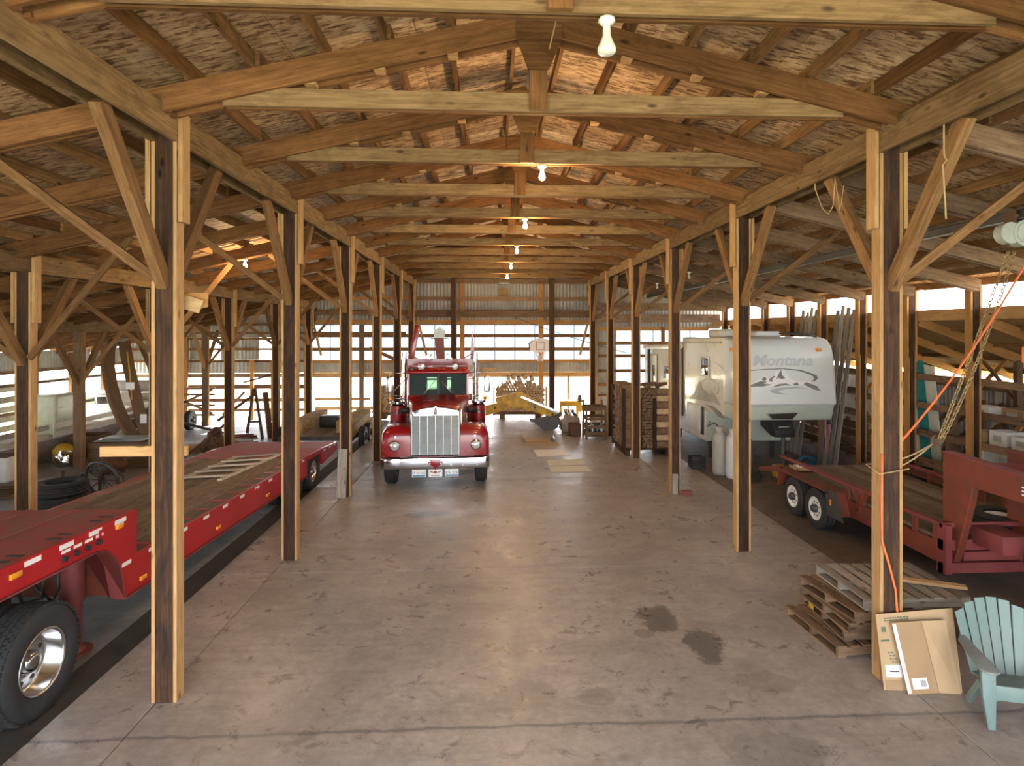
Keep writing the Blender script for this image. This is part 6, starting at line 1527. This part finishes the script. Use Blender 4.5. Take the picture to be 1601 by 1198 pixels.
# ---- boards on the posts
stick('nailed_board', 'light board nailed level across the back of the post beside the trailer deck', 'board', (-4.36, 6.225, 2.42), (-3.52, 6.225, 2.42), .04, .10, 'new')
for k, (q, mt, lb) in enumerate(((((270, 455), (318, 470), (310, 490), (270, 478)), 'ply', 'tilted plywood offcut nailed to the post, in front of another'), (((284, 458), (325, 458), (324, 480), (300, 486)), 'fresh2', 'orange plywood offcut nailed to the post behind a tilted one'))):
    y = 6.30 + .1 * k; P = [at_y(u, v, y) for u, v in q]; m = MB(P[0]); m.prism(P, (0, 0, 0), (0, .018, 0)); ob = m.build('plywood_offcut', M[mt]); ob.location = P[0]; tag(ob, lb, 'plywood')
stick('grey_board', 'short silvered board leaning upright on the foot of a post', 'board', (-3.72, POSTY[2] - .16, .0), (-3.70, POSTY[2] - .105, 1.05), .2, .03, 'grey', up=(0, 1, 0))
stick('small_plank', 'small grey plank propped on the foot of the post beside the camper lane', 'board', (3.60, POSTY[2] - .22, .0), (3.64, POSTY[2] - .105, .42), .12, .03, 'grey', up=(0, 1, 0))
m = MB(); m.prism([(0, 0, 0), (.26, -.06, 0), (.24, .12, .0)], (0, 0, 0), (0, 0, .09)); ob = m.build('wedge_block', M['oxide']); ob.location = (3.68, POSTY[2] - .30, 0); tag(ob, 'reddish wooden wedge on the floor at the post foot', 'wedge')

# ---- cardboard lying on the aisle floor
def floor_card(pts, mat, label, z=.004, curl=0):
    P = [at_z(u, v, z) for u, v in pts]; o = P[0].copy(); t = thing('floor_cardboard', label, 'cardboard', o)
    m = MB(o); m.prism(P, (0, 0, 0), (0, 0, .007)); m.build('sheet', M[mat], t)
    if curl:
        for a, b, mm in ((P[0], P[3], 'card2'), (P[1], P[2], 'black')):
            n = 5; m = MB(o); out = (a - (P[1] if a is P[0] else P[0])).normalized(); prof = [(0, 0), (.08, .05), (.12, .13), (.10, .21)]
            vs_ = [p + out * x + Vector((0, 0, z_ + th)) for th in (0, .008) for p in (a, b) for x, z_ in prof]; fs = []
            for k in range(3): fs += [(k, k + 1, 5 + k, 4 + k), (8 + k, 12 + k, 13 + k, 9 + k)]
            m.add(vs_, fs); m.build('curled_edge', M[mm], t)
floor_card([(821, 687), (860, 686), (863, 691), (822, 692)], 'card', 'curled-up cardboard sheet on the floor before the backhoe bucket', curl=1)
floor_card([(826, 693), (872, 692), (877, 697), (826, 697)], 'card', 'flat tan cardboard sheet just in front of the curled one')
floor_card([(834, 704), (880, 703), (893, 712), (840, 714)], 'whitesheet', 'pale flattened sheet on the floor, in the middle of the row')
floor_card([(855, 720), (912, 718), (915, 727), (857, 729)], 'creamboard', 'pale wooden panel on the floor, next to last of the row')
floor_card([(858, 730), (916, 729), (926, 737), (862, 739)], 'creamboard', 'pale wooden panel on the floor, last of the row toward the open floor')
stick('floor_stick', 'short brown stick on the floor before the slatted crate', 'stick', at_z(886, 681, .02), at_z(902, 681, .02), .08, .03, 'old')

# ---- lean-tos of sheet and lumber beyond the outer posts
for k, (mt, y, w_, zt) in enumerate((('creamboard', 13.0, .3, 2.85), ('tealboard', 13.34, .3, 2.95), ('creamboard', 13.70, .34, 2.9), ('creamboard', 14.06, .3, 2.7), ('tealboard', 14.38, .26, 2.6))):
    stick('leaning_sheet', ('cream' if mt[0] == 'c' else 'teal') + ' sheet leaning on the fence boards beside the camper', 'sheet', (9.75, y + .3, .06), (9.29, y, zt), w_, .02, mt, up=(1, 0, .2), group='sheets leaning beside the camper' + (' cream' if mt[0] == 'c' else ' teal'))
for k in range(8):
    y = (15.45, 15.70, 15.95, 16.20, 17.30, 17.55, 17.80, 18.05)[k]
    stick('leaning_plank', 'long grey plank leaning high against the rail beam behind the camper', 'plank', (8.55, y, -.02), (9.11, y + .03, 4.2 + .06 * (k % 3)), .15, .035, 'grey', up=(1, 0, .2), group='planks leaning behind the camper')
for k in range(22):
    y = 9.2 + .3 * k; hh = random.uniform(1.4, 2.1)
    stick('stored_board', 'old board standing upright against the low outer wall', 'board', (12.85, y, .05), (13.12, y + random.uniform(-.02, .02), hh), random.uniform(.1, .22), .03, ('old', 'paleboard', 'grey', 'fresh2')[k % 4], up=(1, 0, 0), group='boards against the low outer wall')
for k in range(6):
    y = (13.6, 14.2, 14.8, 15.4, 16.0, 17.7)[k]
    stick('rack_pole', 'long pole leaning from the floor toward the low outer wall', 'pole', (10.3, y, .10), (12.7, y + .1, 1.75), .07, .07, ('old', 'brace')[k % 2], group='poles under the low roof')
for k in range(14):
    x = 11.95 + .22 * (k % 3); y = 8.4 + 2.3 * ((k // 3) % 2); z = .072 + .045 * (k // 6)
    stick('lumber_stack_board', 'loose board piled flat under the low roof', 'board', (x, y, z), (x, y + 2.2, z), .18, .04, ('old', 'paleboard', 'grey')[k % 3], group='boards piled under the low roof')
sf = thing('storage_shelf', 'rough wooden shelf behind the fence boards carrying white boxes', 'shelf', (10.1, 11.6, .05))
for z in (.75, 1.2, 1.75):
    m = MB(); m.box(-.35, .35, -1.1, 1.3, z, z + .04); m.build('shelf_board', M['old'], sf)
for x in (-.33, .33):
    for y in (-1.05, 1.25):
        m = MB(); m.box(x - .04, x + .04, y - .04, y + .04, 0, 1.9); m.build('upright', M['old'], sf)
for k, (y, z, w_, h_, mt) in enumerate(((11.2, 1.29, .45, .26, 'white'), (11.75, 1.29, .4, .3, 'white'), (12.3, 1.29, .35, .22, 'card'), (11.0, .84, .4, .3, 'white'), (11.6, .84, .45, .33, 'creamboard'), (12.3, .84, .4, .28, 'white'), (11.4, 1.84, .5, .24, 'card2'), (12.2, 1.84, .5, .2, 'white'))):
    t = thing('storage_box', ('white' if mt == 'white' else 'brown' if mt in ('card', 'card2') else 'cream') + ' carton on the rough wooden shelf behind the fence boards', 'box', (9.98, y, z), .0, 'cartons on the rough shelf, ' + ('brown' if 'card' in mt else mt))
    m = MB(); m.box(-.2, .2, -w_ / 2, w_ / 2, 0, h_); m.build('carton', M[mt], t, bevel=.006, seg=1); m = MB(); m.box(-.203, -.2, -w_ / 4, w_ / 4, h_ * .3, h_ * .7); m.build('label_patch', M['greygraph2'], t)
# ladder frame on the trailer deck
def on_deck(u, v):
    z = .85
    for _ in range(8): z = -.1 + 1.034 - .022 * (at_z(u, v, z).y - 7.5) + .022
    return at_z(u, v, z)
P = [on_deck(286, 748), on_deck(356, 745), on_deck(436, 711), on_deck(367, 716)]
o = P[0].copy(); lf = thing('ladder_frame', 'pale thin-board ladder frame lying on the red trailer deck', 'frame', o)
for a, b in ((P[0], P[3]), (P[1], P[2])):
    m = MB(o); m.beam(a, b, .09, .03, ext=(.3, .1)); m.build('rail', M['paleboard'], lf)
for k in range(5):
    f = k / 4; m = MB(o); m.beam(P[0].lerp(P[3], f) + Vector((0, 0, .02)), P[1].lerp(P[2], f) + Vector((0, 0, .02)), .08, .025, ext=(.05, .05)); m.build('rung', M['paleboard'], lf)
